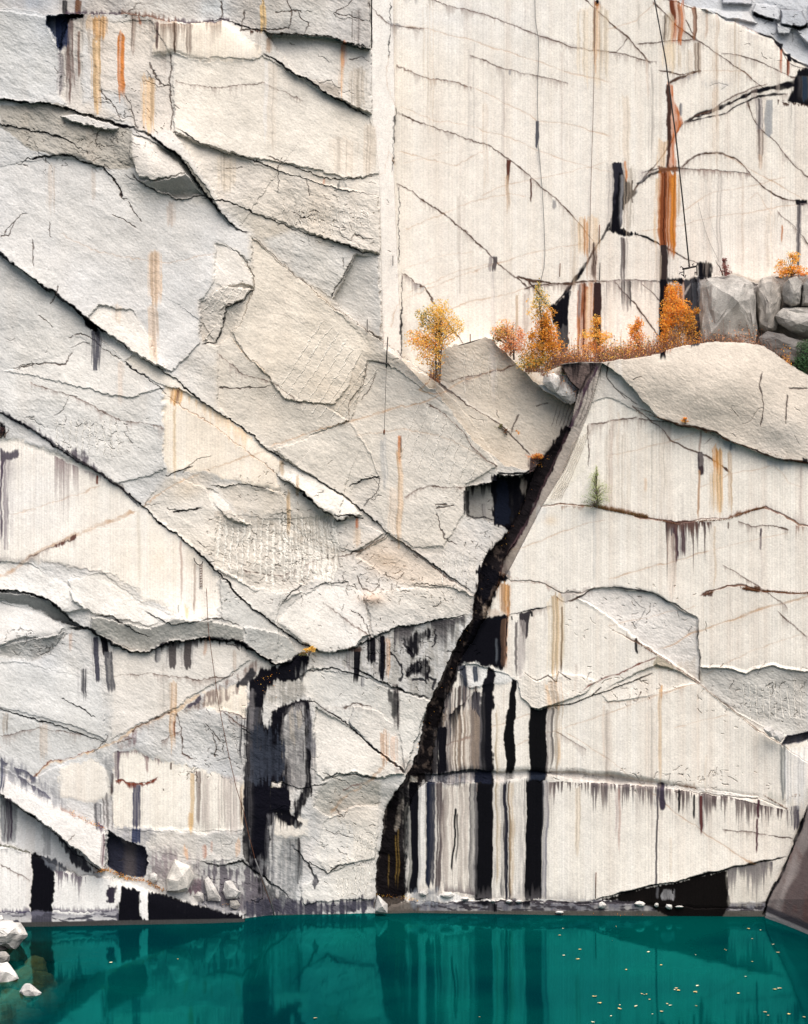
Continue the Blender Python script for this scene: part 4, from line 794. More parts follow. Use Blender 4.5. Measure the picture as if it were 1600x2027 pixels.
PG('0,1500 40,1520 100,1560 130,1600 100,1590 50,1562 0,1538', (.13, .135, .17), .6, 7, .7); PG('225,1640 300,1644 300,1662 250,1668 218,1652', (.25, .25, .28), .5, 6, .6); PG('410,1655 480,1650 482,1700 430,1706 400,1690', (.55, .54, .52), .4, 10, .4)
# middle: stained scraps beside the gully
PG('655,1290 700,1284 740,1262 800,1240 880,1226 932,1214 905,1262 885,1305 862,1385 800,1362 740,1345 690,1322', (.30, .29, .27), .8, 7, .75)
for x_, y_ in ((800, 1262), (830, 1300), (858, 1250), (880, 1290), (845, 1340), (790, 1310), (815, 1345), (770, 1290)): CK(jag(x_, y_, 3, _r.choice([60, 100, 20]), 12), 2.0, .8, (.03, .03, .035), .05, .2)
SK(700, 712, 1283, 1345, K, .88, .3, 2, 2, .5); SK(750, 763, 1260, 1340, K, .9, .3, 2); SK(763, 773, 1258, 1338, (.55, .34, .2), .6, .5); SK(728, 740, 1262, 1310, K, .7, .6, 3); SK(686, 692, 1285, 1325, (.2, .18, .18), .6); DR('780,1245 850,1235 920,1218', 90, .7, (.07, .065, .07), .6, 6, 3)
PG('820,1255 850,1250 855,1262 835,1275 815,1300 800,1290 805,1270', K, .7, 5, .4); PG('800,1320 840,1300 850,1330 845,1345 820,1330 805,1335', K, .7, 4, .4); SK(780, 790, 1355, 1440, (.16, .14, .14), .7, .6, 3); SK(715, 722, 1340, 1360, G, .6)
SK(755, 768, 1440, 1510, (.64, .42, .28), .6, .4, 4); SK(776, 786, 1450, 1510, (.64, .42, .30), .5, .4, 4); PG('790,1510 805,1500 815,1520 800,1540 780,1530', (.25, .18, .16), .5, 5, .5); SK(690, 715, 1280, 1290, B, .5); TONE(700, 1600, 50, 30, (.66, .58, .50), .4)
PG('640,1400 690,1395 740,1400 735,1410 690,1402', (.3, .27, .25), .5, 4, .3); CK('680,1400 700,1393 735,1398', 2.0, .7, B); PG('770,1365 790,1372 792,1400 780,1420 775,1390', K, .45, 5, .4)
# cavity
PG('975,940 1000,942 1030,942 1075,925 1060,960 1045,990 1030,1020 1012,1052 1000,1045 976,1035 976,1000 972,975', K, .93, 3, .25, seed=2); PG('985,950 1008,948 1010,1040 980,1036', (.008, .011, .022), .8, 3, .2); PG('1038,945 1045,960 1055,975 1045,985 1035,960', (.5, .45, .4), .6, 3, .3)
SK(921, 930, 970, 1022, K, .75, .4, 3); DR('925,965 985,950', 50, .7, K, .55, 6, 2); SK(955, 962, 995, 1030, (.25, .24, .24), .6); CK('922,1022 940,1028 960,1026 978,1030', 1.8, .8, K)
PG('1050,905 1078,902 1100,870 1118,845 1128,850 1098,915 1080,925 1050,935 1048,920', (.07, .05, .05), .85, 3, .4); DR('1040,900 1080,905', 12, .6, RU, .5, 3)
# gully
PG('1078,900 1120,845 1132,848 1100,915 1060,1000 1028,1060 1000,1110 985,1165 968,1212 940,1262 905,1330 885,1395 870,1480 855,1540 832,1560 812,1600 805,1770 745,1775 752,1690 768,1600 795,1560 820,1515 832,1480 848,1400 872,1350 890,1310 908,1265 935,1222 942,1180 952,1130 965,1100 1005,1055 1040,990 1060,930', (.012, .010, .012), .90, 3, .2)
_g = (Y > 1080) * (Y < 1540) * (LAB == 2) * (C.mean(-1) < .05)
blend(np.s_[:, :], _g * ss(.12, .42, fbm(X / 10, Y / 16, 4, 4)) * .5, (.11, .085, .075))
CK('1128,852 1098,915 1060,1000 1028,1060 1000,1115 985,1160', 3.0, .75, (.10, .06, .07)); PG('960,1140 945,1135 958,1120 975,1125 985,1140 970,1180 955,1190 945,1170', K, .9, 3)
SK(783, 785, 1652, 1755, (.34, .22, .06), .8, 0, .8); SK(788, 790, 1640, 1755, (.34, .22, .06), .7, 0, .8); SK(768, 770, 1690, 1760, (.3, .2, .06), .5, 0, .8); PG('810,1545 822,1540 815,1580 800,1600 792,1640 784,1640 795,1590', (.50, .45, .40), .7, 3, .3)
PG('812,1538 823,1546 814,1600 810,1700 813,1768 806,1768 801,1660 802,1580', (.66, .63, .58), .9, 1.6, .3)
# fault ramp
CK('850,740 880,765 930,805 985,840 1020,868 1050,902', 1.4, .75, (.10, .08, .07)); CK('852,737 882,762 932,802 987,836 1022,864 1052,898', 1.2, .35, (.9, .88, .84), 0)
for i_ in range(9): CK('%d,722 %d,790 %d,850' % (1118 + i_ * 8, 1108 + i_ * 8, 1092 + i_ * 7), .9, .45, (.07, .055, .055), .01)
DR('1150,780 1190,730', 120, .35, (.2, .17, .16), .5, 3, 2)
DR('1112,722 1150,718 1190,720', 60, .5, K, .6, 3, 3); CK('1186,725 1160,775 1135,838 1128,850', 2.4, .85, (.07, .04, .06)); CK('1175,728 1150,780', 1.5, .6, K)
SK(1000, 1010, 1130, 1145, G, .4)
# ------------------------------------------------------------ stains: upper right wall
DR('845,0 915,17 985,40 1062,70 1130,92 1200,105 1290,124', 40, .55, (.30, .24, .22), .32, 2.5, 2); UP('930,22 1000,45 1060,68 1150,95 1210,106', 14, .5, (.3, .25, .25)); DR('785,132 830,147 880,160 935,174', 40, .5, (.35, .25, .2), .3, 2.5, 4)
DR('785,-5 840,-5', 50, .6, G, .4, 4); DR('765,40 800,50', 30, .6, G, .5, 4, 2); SK(1176, 1184, 0, 12, K, .9, .2, 5); SK(1172, 1186, 0, 130, (.50, .22, .08), .75, .4, 4, 2, .5); SK(1175, 1179, 14, 100, (.10, .04, .02), .85, .1, 1.5); SK(1150, 1200, 10, 160, (.78, .66, .50), .5, .4, 10)
PG('1003,315 1012,318 1009,345 1006,370 1003,340', (.10, .04, .03), .9, 1.5, 0, False); SK(1003, 1009, 340, 420, (.66, .46, .3), .5); PG('1061,240 1066,240 1067,270 1063,293 1060,290', (.10, .10, .12), .85, 1.5, 0, False); PG('1250,355 1254,355 1253,400 1251,400', K, .7, 1)
PG('1061,300 1070,293 1066,340', G, .3, 2); SK(1051, 1054, 352, 400, (.10, .05, .04), .8, 0, .8); PG('1094,395 1100,398 1102,408 1098,416 1094,410', G, .75, 1.5, 0, False); PG('1007,138 1012,138 1012,146 1009,150 1007,146', G, .7, 1, 0, False)
SK(970, 986, 508, 535, (.2, .17, .18), .7, .7, 2, 2, .6); SK(974, 980, 530, 800, (.66, .62, .61), .35, .2, 3); SK(1020, 1026, 575, 660, (.66, .48, .32), .5); SK(1037, 1047, 572, 660, (.45, .38, .34), .6, .5, 3); DR('812,555 840,570', 45, .5, G, .4, 3, 2)
SK(1147, 1186, 425, 500, (.72, .50, .28), .55, .4, 3); SK(1156, 1164, 427, 505, (.60, .28, .10), .6, .4, 2); SK(1164, 1182, 480, 560, (.42, .28, .20), .65, .6, 3); SK(1172, 1178, 480, 555, (.07, .04, .03), .7, .5, 2)
PG('1099,640 1088,608 1112,592 1124,575 1125,640 1122,690 1112,700 1104,690', (.05, .05, .055), .9, 2.5, .3); PG('1090,606 1125,578 1120,640 1100,650', K, .8, 3, .1); PG('1052,565 1060,566 1095,610 1090,615', K, .2, 2)
SK(1145, 1191, 560, 700, (.46, .15, .03), .85, .55, 2, 1, .2); SK(1150, 1160, 560, 680, (.22, .07, .03), .85, .4, 2, 1, .3); SK(1176, 1191, 560, 700, (.035, .02, .02), .93, .2, 2, 1, .1); SK(1162, 1172, 565, 700, (.74, .58, .40), .6, .3, 2); SK(1145, 1150, 562, 632, (.2, .19, .2), .8)
DR('1200,555 1260,552 1308,556', 70, .6, (.25, .2, .19), .6, 3, 4); SK(1232, 1256, 556, 610, (.16, .14, .14), .7, .7, 3, 2, .7); SK(1230, 1243, 470, 555, (.30, .27, .27), .6, .6, 2, 2, .3); SK(1234, 1238, 470, 540, (.10, .08, .08), .7)
SK(1213, 1232, 322, 450, (.02, .02, .03), .93, .15, 1.5, 1, .05); PG('1228,345 1248,362 1256,378 1242,400 1222,430 1228,452 1262,463 1240,464 1203,455 1208,440 1216,415', K, .93, 3, .1); SK(1237, 1260, 330, 462, (.50, .42, .34), .6, .6, 3, 2, .1); SK(1206, 1214, 323, 455, (.45, .42, .40), .6)
SK(1237, 1241, 318, 360, (.55, .2, .06), .9, 0, 1); SK(1228, 1233, 345, 450, (.40, .40, .42), .5); PG('1264,335 1282,338 1285,350 1266,365', (.45, .42, .42), .6, 2, .5)
# the great rust column
PG('1322,160 1333,172 1337,200 1346,232 1350,244 1338,268 1334,300 1338,335 1303,335 1318,330 1319,280 1320,230', (.48, .13, .025), .95, 2, .35); PG('1320,165 1328,172 1330,210 1326,280 1322,330 1317,330 1319,240', (.05, .025, .02), .93, 1.8, .3); SK(1300, 1320, 270, 335, (.72, .50, .30), .6, .6, 3)
SK(1303, 1338, 334, 495, (.46, .15, .025), .97, .2, 2, 1.5, .18); SK(1308, 1322, 336, 500, (.17, .045, .02), .88, .5, 2, 1.5, .2); SK(1329, 1338, 340, 490, (.66, .24, .04), .8, .3, 2); SK(1307, 1321, 486, 700, (.035, .025, .025), .95, .15, 2, 1, .05); SK(1298, 1308, 490, 560, (.6, .5, .4), .5, .5)
PG('1304,328 1340,326 1345,338 1305,342', (.15, .06, .03), .7, 3, .3); SK(1323, 1358, 557, 660, (.50, .15, .03), .9, .45, 2, 1, .3); PG('1308,553 1385,553 1385,562 1308,562', K, .75, 3, .3); SK(1306, 1322, 555, 700, K, .9, .2)
PG('1358,560 1386,552 1388,680 1365,690 1350,640', (.05, .05, .06), .9, 4, .3, seed=3); SK(1371, 1386, 560, 640, (.14, .15, .17), .8, .7, 2); PG('1354,580 1368,562 1366,570 1356,584', (.5, .46, .44), .8, 1.2, 0); PG('1380,520 1412,520 1410,548 1384,552', K, .9, 3, .3); PG('1412,522 1440,518 1445,530 1412,548', (.42, .38, .36), .6, 5, .4)
SK(1327, 1357, -2, 80, (.52, .15, .03), .85, .5, 3, 1, .4); SK(1328, 1336, 0, 40, (.14, .04, .02), .8, .3, 3); SK(1318, 1330, 20, 135, (.62, .52, .38), .6, .5, 4); SK(1372, 1378, 14, 76, (.24, .11, .06), .85, .3, 1.5); SK(1414, 1421, 25, 260, (.44, .31, .21), .7, .3, 2.5, 2, .1); SK(1412, 1422, 170, 330, (.64, .53, .43), .55, .3, 3)
SK(1395, 1400, 18, 80, (.5, .35, .25), .6); SK(1376, 1387, 85, 142, (.30, .22, .16), .65, .4, 3); SK(1318, 1340, 80, 140, (.78, .64, .46), .6, .4, 8); SK(1260, 1268, 0, 60, (.45, .42, .38), .5, .3, 3); SK(1312, 1322, 30, 80, (.25, .2, .16), .6, .5, 3); SK(1280, 1284, 115, 200, (.6, .48, .4), .5)
SK(1544, 1548, 95, 145, (.4, .12, .05), .85, 0, 1.2); SK(1559, 1565, 112, 150, (.30, .09, .05), .9, 0, 1.2); PG('1540,88 1550,90 1548,100 1544,98', K, .8, 1.5); PG('1558,108 1566,108 1566,122 1560,122', K, .85, 1.5)
PG('1578,142 1600,136 1780,136 1780,206 1605,206 1582,202 1563,196 1572,180', K, .96, 2.5, .1); SK(1590, 1600, 150, 200, (.02, .035, .06), .8); DR('1540,195 1600,206 1700,206', 22, .8, B, .4, 3, 2); PG('1486,60 1520,66 1560,100 1600,140 1590,100 1545,70', (.42, .44, .47), .1, 3)
PG('1380,0 1440,30 1500,45 1540,60 1600,100 1600,0', (.47, .49, .52), .3, 6); CK('1490,25 1510,32 1532,42', 3.5, .9, K); CK('1495,28 1520,38', 3, .9, K); CK('1570,52 1585,58 1600,45', 2.5, .9, K); CK('1536,38 1540,65 1532,72', 1.5, .8, G); CK('1545,45 1545,18 1590,22 1598,45', 1.4, .8, G)
SK(1495, 1508, 195, 262, (.28, .25, .26), .7, .5, 2.5); PG('1516,196 1530,196 1529,262 1524,270 1516,262', (.26, .28, .31), .8, 1.5, .1); SK(1498, 1512, 250, 320, (.40, .32, .28), .65, .6, 2.5); SK(1502, 1510, 300, 335, (.66, .48, .36), .5); SK(1570, 1576, 205, 330, (.5, .46, .44), .4)
DR('1545,200 1590,205', 16, .8, B, .5, 2.5); SK(1576, 1585, 403, 525, (.24, .22, .23), .8, .4, 2); PG('1575,396 1600,398 1600,405 1578,405', K, .8, 2); SK(1414, 1428, 338, 550, (.62, .57, .53), .6, .4, 4); SK(1469, 1472, 340, 550, (.6, .5, .42), .5); DR('1340,330 1400,335 1485,342', 22, .6, (.25, .17, .14), .4, 2.5, 3)
SK(1346, 1352, 205, 228, G, .75, 0, 1.5); DR('1345,155 1380,145', 14, .6, (.3, .3, .32), .6, 3); DR('1440,35 1480,52 1500,62', 14, .7, (.25, .2, .2), .6, 2); DR('1480,60 1540,90', 40, .4, (.35, .3, .3), .5, 4); PG('1392,165 1420,160 1440,168 1425,176 1398,175', (.42, .41, .42), .45, 5, .7); CK('1400,172 1420,165 1440,170 1425,178', 1, .6, G)
SK(1546, 1549, 445, 480, (.45, .17, .06), .85, 0, .8)
SK(1296, 1304, 345, 500, (.62, .42, .24), .6, .7, 3, 2, .5); SK(1338, 1344, 340, 440, (.66, .42, .22), .5, .6, 3, 2, .6); SK(1316, 1330, 560, 690, (.40, .12, .025), .8, .5, 2, 1, .3); SK(1168, 1174, 556, 690, (.42, .16, .04), .8, .5, 2, 1, .3)
for x0_, y0_, y1_, w_, a_ in ((842, 0, 240, 22, .3), (930, 80, 300, 14, .3), (1110, 90, 330, 10, .3), (1230, 180, 320, 16, .35), (1285, 130, 330, 10, .4), (1430, 210, 330, 14, .3), (1455, 30, 190, 8, .4), (1350, 90, 150, 20, .35), (1530, 110, 180, 12, .35), (905, 380, 560, 16, .25), (1130, 420, 560, 12, .3), (1290, 480, 560, 12, .35), (1390, 350, 540, 14, .25), (1520, 410, 540, 14, .25)): SK(x0_, x0_ + w_, y0_, y1_, _r.choice([(.55, .47, .42), (.48, .44, .42), (.62, .5, .38)]), a_, .9, 4, 6, .6, _r.randint(0, 6))
DR('780,540 800,545 840,570', 80, .6, (.22, .17, .17), .4, 2.5); DR('1384,335 1485,342', 50, .6, (.3, .22, .2), .45, 2.5, 4); DR('1580,403 1640,405', 60, .6, (.3, .25, .25), .5, 2.5, 2)
# ------------------------------------------------------------ stains: right bench
SK(1384, 1388, 852, 895, (.3, .2, .16), .7, 0, 1); SK(1384, 1391, 895, 938, (.05, .035, .04), .95, 0, 1.2); SK(1381, 1385, 930, 1028, (.40, .24, .14), .85, 0, 1.2); PG('1386,898 1393,900 1392,918 1387,922', (.15, .13, .13), .8, 1.5); SK(1445, 1449, 878, 892, K, .8, 0, 1)
SK(1412, 1430, 880, 1000, (.70, .40, .16), .80, .4, 3, 5, .6); SK(1413, 1421, 882, 930, (.60, .25, .05), .7, .5, 2); SK(1408, 1428, 930, 1015, (.76, .58, .38), .5, .3, 6); SK(1442, 1449, 890, 1015, (.66, .46, .28), .65, .3, 1.5); SK(1276, 1280, 945, 975, (.66, .42, .24), .6)
PG('1432,876 1458,874 1458,888 1445,892 1436,886', (.40, .43, .45), .7, 4, .2); PG('1520,912 1550,912 1575,920 1560,932 1540,930 1525,922', (.44, .47, .49), .6, 4, .3); PG('1590,908 1600,910 1600,918 1590,916', K, .7, 2)
DR('1165,842 1260,828 1330,838', 110, .45, (.36, .28, .24), .5, 1.8, 2); SK(1206, 1214, 838, 1000, (.42, .32, .28), .6, .7, 1.5, 2, .4); UP('1170,1002 1250,1018 1300,1028 1345,1038', 30, .6, (.22, .17, .16), 1.8); UP('1345,1038 1390,1028 1440,1028 1490,1010 1515,1005 1545,1020 1600,1043', 22, .6, (.25, .2, .2), 1.8)
SK(1584, 1588, 920, 1040, (.42, .35, .33), .6, .3, 1.5); SK(1200, 1320, 850, 1000, (.70, .62, .53), .35, .9, 8, 4, .5)
DR('1318,1033 1340,1038 1370,1038 1408,1036', 190, .85, (.07, .045, .045), .45, 2.5, 5); SK(1336, 1342, 1038, 1115, (.06, .03, .04), .9, .3, 1.2, 1, .3); SK(1350, 1358, 1038, 1105, (.06, .03, .04), .88, .4, 1.2, 1, .4); DR('1318,1033 1410,1036', 40, .8, (.12, .07, .06), .7, 2, 7); SK(1322, 1338, 1050, 1180, (.66, .54, .46), .5, .7, 3)
SK(1413, 1417, 1040, 1170, (.56, .44, .32), .7, .2, 1.2); SK(1440, 1443, 1032, 1048, B, .8); SK(1506, 1509, 1045, 1090, (.08, .06, .07), .85, 0, 1); SK(1505, 1510, 1060, 1170, (.6, .54, .5), .4); DR('1575,1043 1600,1045', 50, .8, (.25, .12, .08), .5, 2.5, 3)
PG('1200,1002 1250,1010 1280,1022 1240,1016 1200,1010 1172,1000 1172,994', (.20, .11, .05), .8, 3, .3); PG('1445,1022 1490,1008 1500,1006 1470,1020 1440,1028', (.22, .12, .07), .75, 3, .3); PG('1470,1164 1500,1162 1520,1170 1500,1172 1475,1170', (.10, .05, .03), .8, 3, .2); PG('1394,1176 1412,1170 1412,1180 1396,1180', (.10, .05, .04), .7, 2.5, .3)
PG('1062,1000 1085,1005 1078,1030 1062,1035', (.62, .63, .62), .5, 5, .4); DR('1110,1003 1160,1003', 14, .7, (.3, .16, .1), .4, 2, 2); TONE(1090, 1030, 12, 10, (.68, .56, .42), .6); SK(1174, 1179, 1010, 1165, (.58, .57, .55), .5, .2, 2)
PG('985,1140 1000,1140 1010,1145 1000,1152 985,1150', K, .8, 3); DR('985,1135 1050,1150 1110,1170', 12, .6, (.35, .22, .16), .5, 2, 4); UP('1010,1150 1080,1158 1110,1170', 12, .6, (.3, .2, .17), 2); PG('1108,1172 1150,1165 1175,1162 1140,1175 1118,1192', (.40, .36, .34), .7, 3, .3)
SK(985, 1009, 1152, 1216, (.62, .32, .12), .85, .5, 2, 1, .2); SK(996, 1005, 1152, 1200, (.75, .40, .15), .6); SK(1002, 1006, 1200, 1320, (.50, .22, .08), .85, .1, 1.2); SK(1092, 1114, 1175, 1340, (.70, .46, .24), .75, .6, 2, 2, .2); SK(1110, 1114, 1200, 1335, (.10, .06, .04), .85, .2, 1); SK(1085, 1120, 1180, 1330, (.78, .64, .44), .4, .3, 5)
PG('955,1200 985,1212 1002,1218 975,1224 958,1222', (.60, .50, .42), .8, 3, .3)
PG('940,1226 1002,1219 1002,1262 1000,1300 990,1326 975,1318 955,1322 940,1314 925,1316 908,1330 915,1300', K, .96, 2.5, .08); SK(992, 1002, 1225, 1325, (.22, .13, .09), .7, .7, 1.5); SK(983, 987, 1262, 1315, (.15, .17, .2), .6)
PG('1028,1216 1050,1210 1046,1235 1044,1258 1041,1264 1036,1250 1030,1235', (.04, .035, .04), .95, 1.5, 0, False); SK(1021, 1040, 1222, 1330, (.42, .38, .37), .7, .5, 2, 2, .05); PG('1010,1222 1014,1222 1014,1230 1011,1230', K, .6, 1); PG('1050,1212 1056,1212 1055,1222 1051,1222', K, .6, 1)
# scar slabs and black ribbons
PG('915,1316 940,1314 962,1322 975,1318 1000,1332 1015,1340 1010,1350 975,1352 935,1362 915,1350', (.60, .61, .60), .6, 3, .2)
SK(912, 925, 1318, 1395, (.03, .035, .05), .85, .4, 2); SK(935, 944, 1318, 1350, (.04, .05, .07), .8, .3, 2); PG('966,1322 976,1322 977,1360 976,1540 945,1540 948,1400 955,1355', (.005, .005, .008), .98, 2, .12); SK(945, 976, 1540, 1785, (.004, .004, .006), .98, .1, 1.5, 1, .02, dx=-5)
PG('1012,1342 1020,1345 1021,1420 1019,1500 1014,1540 1000,1540 1001,1450 1005,1400', (.004, .004, .005), .98, 1.5, .05); SK(990, 1010, 1545, 1780, (.02, .02, .03), .88, .8, 1.5, 1, .05); SK(982, 991, 1400, 1760, (.60, .48, .32), .6, .6, 2); SK(1008, 1018, 1545, 1770, (.66, .50, .32), .5, .5, 2)
PG('1050,1399 1066,1405 1083,1397 1083,1460 1080,1536 1048,1536 1049,1450', (.003, .003, .005), .99, 1.5, .05); SK(1043, 1077, 1540, 1782, (.004, .004, .006), .98, .15, 1.8, 1, .02, dx=-3); SK(1076, 1085, 1545, 1782, (.20, .20, .24), .75, .4, 2, 1, .05, dx=-3); SK(1083, 1096, 1400, 1530, (.28, .25, .24), .7, .7, 2); SK(1098, 1114, 1390, 1525, (.45, .36, .27), .65, .7, 2)
SK(1078, 1115, 1345, 1400, (.66, .44, .26), .6, .7, 3); SK(1106, 1113, 1430, 1520, (.70, .46, .24), .6, .2, 2); DR('1190,1392 1260,1388', 60, .4, (.5, .36, .28), .4, 2); SK(1193, 1197, 1395, 1520, (.62, .50, .42), .6)
SK(884, 948, 1360, 1545, (.20, .16, .15), .75, .95, 3, 4, .4, 3); SK(932, 948, 1370, 1545, (.06, .055, .065), .85, .6, 2, 2, .1); SK(880, 945, 1400, 1530, (.72, .56, .42), .3, .6, 5); SK(885, 892, 1370, 1545, (.04, .04, .05), .7, .7, 2); SK(868, 884, 1440, 1550, K, .93, .2, 3, 2, .1); DR('880,1425 905,1400 945,1365', 70, .6, K, .5, 3, 3)
PG('838,1530 945,1528 945,1552 842,1556', (.14, .14, .16), .8, 3, .5); PG('1043,1525 1080,1526 1078,1542 1043,1544', (.012, .016, .028), .85, 2, .1); PG('945,1526 975,1526 972,1550 943,1550', (.008, .010, .02), .9, 2, .1); PG('975,1528 1043,1526 1043,1542 975,1548', (.55, .53, .51), .6, 3, .4); UP('880,1534 945,1532', 24, .85, (.03, .03, .04), 3)
PG('1080,1522 1200,1530 1290,1545 1290,1555 1200,1548 1080,1540', (.46, .42, .39), .6, 4, .6); UP('1080,1528 1130,1532 1200,1542 1290,1550', 16, .6, (.25, .22, .21), 2.2); PG('1340,1552 1375,1550 1380,1562 1350,1560', (.30, .20, .14), .5, 3, .4); PG('1520,1570 1560,1575 1570,1592 1530,1590', (.42, .42, .37), .6, 4, .5)
SK(800, 812, 1560, 1700, K, .9, .2); SK(812, 831, 1548, 1768, K, .95, .15, 2, 1, .03, dx=-2); SK(831, 843, 1545, 1755, (.80, .79, .77), .8, .1, 2, dx=-2); SK(803, 812, 1590, 1760, (.55, .54, .5), .5, .6, 2); SK(843, 863, 1548, 1752, (.010, .014, .03), .92, .55, 2, 1, .1, dx=-2); SK(863, 877, 1550, 1760, (.12, .10, .10), .85, .9, 2, 1, .1, dx=-3)
SK(877, 932, 1550, 1745, (.50, .42, .38), .45, .95, 4, 2, .5, 2); SK(928, 942, 1550, 1780, (.25, .24, .25), .7, .9, 3, 1, .05); SK(899, 903, 1600, 1725, K, .8, .3, 1, 2, .1, dx=-5); SK(903, 906, 1610, 1715, K, .6, .3, 1)
DR('1080,1548 1200,1550 1290,1556 1380,1572 1440,1579 1560,1603', 75, .85, (.09, .068, .07), .5, 2.2, 4); DR('1170,1550 1290,1556', 100, .75, (.12, .10, .105), .6, 2.0, 6); DR('1080,1548 1290,1556 1560,1603', 160, .5, (.34, .29, .27), .35, 1.8, 1)
SK(1301, 1304, 1560, 1756, (.06, .05, .06), .9, .2, 1.2, 1, .02, dx=-4); SK(1300, 1316, 1550, 1600, (.05, .04, .06), .8, .8, 2); SK(1343, 1346, 1562, 1610, K, .85, 0, 1); SK(1373, 1376, 1572, 1622, K, .8, 0, 1); SK(1386, 1391, 1575, 1650, (.10, .035, .035), .9, .3, 1.2, 1, .4); SK(1499, 1503, 1582, 1622, (.07, .03, .04), .95, .1, 1.5); SK(1498, 1501, 1620, 1690, (.09, .04, .05), .85, 0, .9)
SK(1565, 1580, 1595, 1640, (.10, .09, .11), .8, .8, 2); SK(1140, 1148, 1550, 1680, (.7, .58, .44), .5, .3, 2); SK(1224, 1228, 1560, 1690, (.45, .3, .26), .7); SK(1218, 1222, 1560, 1660, (.4, .3, .3), .6); SK(1303, 1309, 1358, 1545, (.66, .50, .34), .7, .3, 1.5); SK(1307, 1310, 1355, 1385, (.6, .32, .12), .8); SK(1380, 1385, 1360, 1560, (.72, .64, .56), .5)
SK(1280, 1300, 1400, 1550, (.7, .62, .54), .4, .8, 4); SK(1200, 1212, 1395, 1540, (.6, .52, .46), .5, .7, 3); SK(1542, 1556, 1470, 1572, (.40, .42, .42), .65, .6, 2); SK(1585, 1590, 1500, 1590, (.25, .26, .28), .6, .3, 2); SK(1554, 1600, 1478, 1590, (.84, .85, .86), .5); SK(1256, 1262, 1262, 1295, K, .6, 0, 1)
DR('1260,1385 1360,1360', 40, .4, (.5, .4, .34), .5, 2, 3); UP('1200,1546 1300,1552', 60, .4, (.4, .35, .33), 3); PG('1330,1325 1350,1312 1372,1310 1384,1348 1350,1345', (.40, .33, .26), .4, 5, .4); UP('1240,1262 1290,1292 1340,1326 1384,1355', 14, .6, (.14, .10, .08), 3); UP('1400,1368 1440,1396 1500,1445', 8, .6, (.1, .08, .06), 3)
# undercut at the bottom right, tide band
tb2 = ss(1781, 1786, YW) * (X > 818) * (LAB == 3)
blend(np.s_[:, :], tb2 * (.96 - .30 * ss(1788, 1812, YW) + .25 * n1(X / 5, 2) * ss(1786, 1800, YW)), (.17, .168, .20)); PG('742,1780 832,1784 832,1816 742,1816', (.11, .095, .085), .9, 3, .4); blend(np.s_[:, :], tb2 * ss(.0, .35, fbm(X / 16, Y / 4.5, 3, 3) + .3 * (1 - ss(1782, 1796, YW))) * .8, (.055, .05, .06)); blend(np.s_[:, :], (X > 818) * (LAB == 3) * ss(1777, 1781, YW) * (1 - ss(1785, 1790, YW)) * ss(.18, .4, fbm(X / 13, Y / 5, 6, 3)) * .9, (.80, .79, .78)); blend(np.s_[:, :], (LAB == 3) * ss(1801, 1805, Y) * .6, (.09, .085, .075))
CK('830,1786 1000,1783 1200,1788 1500,1796', 2.2, .8, (.05, .045, .055))
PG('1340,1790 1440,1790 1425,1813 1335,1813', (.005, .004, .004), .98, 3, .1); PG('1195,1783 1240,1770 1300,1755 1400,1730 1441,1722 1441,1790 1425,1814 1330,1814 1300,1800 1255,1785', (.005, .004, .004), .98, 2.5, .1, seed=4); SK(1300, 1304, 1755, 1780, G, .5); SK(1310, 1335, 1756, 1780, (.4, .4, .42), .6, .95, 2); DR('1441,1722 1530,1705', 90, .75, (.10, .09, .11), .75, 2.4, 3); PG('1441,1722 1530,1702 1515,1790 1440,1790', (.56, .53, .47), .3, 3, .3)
UP('830,1768 1000,1778 1100,1780 1160,1782', 34, .7, (.16, .15, .16), 3.4, 5); UP('880,1762 940,1768', 40, .6, (.1, .08, .09), 2.2, 2); PG('812,1765 870,1760 870,1785 812,1795', (.20, .22, .26), .7, 5, .4); DR('945,1784 975,1784', 26, .9, K, .9, 6); DR('1035,1784 1050,1784', 26, .9, K, .9, 6); SK(975, 981, 1788, 1806, K, .8)
PG('865,1772 882,1765 900,1768 925,1778 950,1783 900,1784 870,1784', (.85, .84, .83), .9, 1.5, .1)
# buttress colours
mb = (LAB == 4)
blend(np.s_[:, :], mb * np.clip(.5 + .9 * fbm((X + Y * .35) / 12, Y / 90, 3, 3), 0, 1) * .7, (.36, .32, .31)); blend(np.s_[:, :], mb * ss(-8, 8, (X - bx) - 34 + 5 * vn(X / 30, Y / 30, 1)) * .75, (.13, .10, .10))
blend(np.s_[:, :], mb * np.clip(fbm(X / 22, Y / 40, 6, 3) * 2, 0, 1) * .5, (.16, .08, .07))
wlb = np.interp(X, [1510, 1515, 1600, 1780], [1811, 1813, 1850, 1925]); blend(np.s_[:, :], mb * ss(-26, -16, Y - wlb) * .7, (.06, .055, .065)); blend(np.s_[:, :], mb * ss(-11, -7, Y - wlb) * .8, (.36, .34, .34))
CK('1513,1813 1520,1780 1540,1740 1560,1700 1597,1600', 2.2, .8, K, .2)
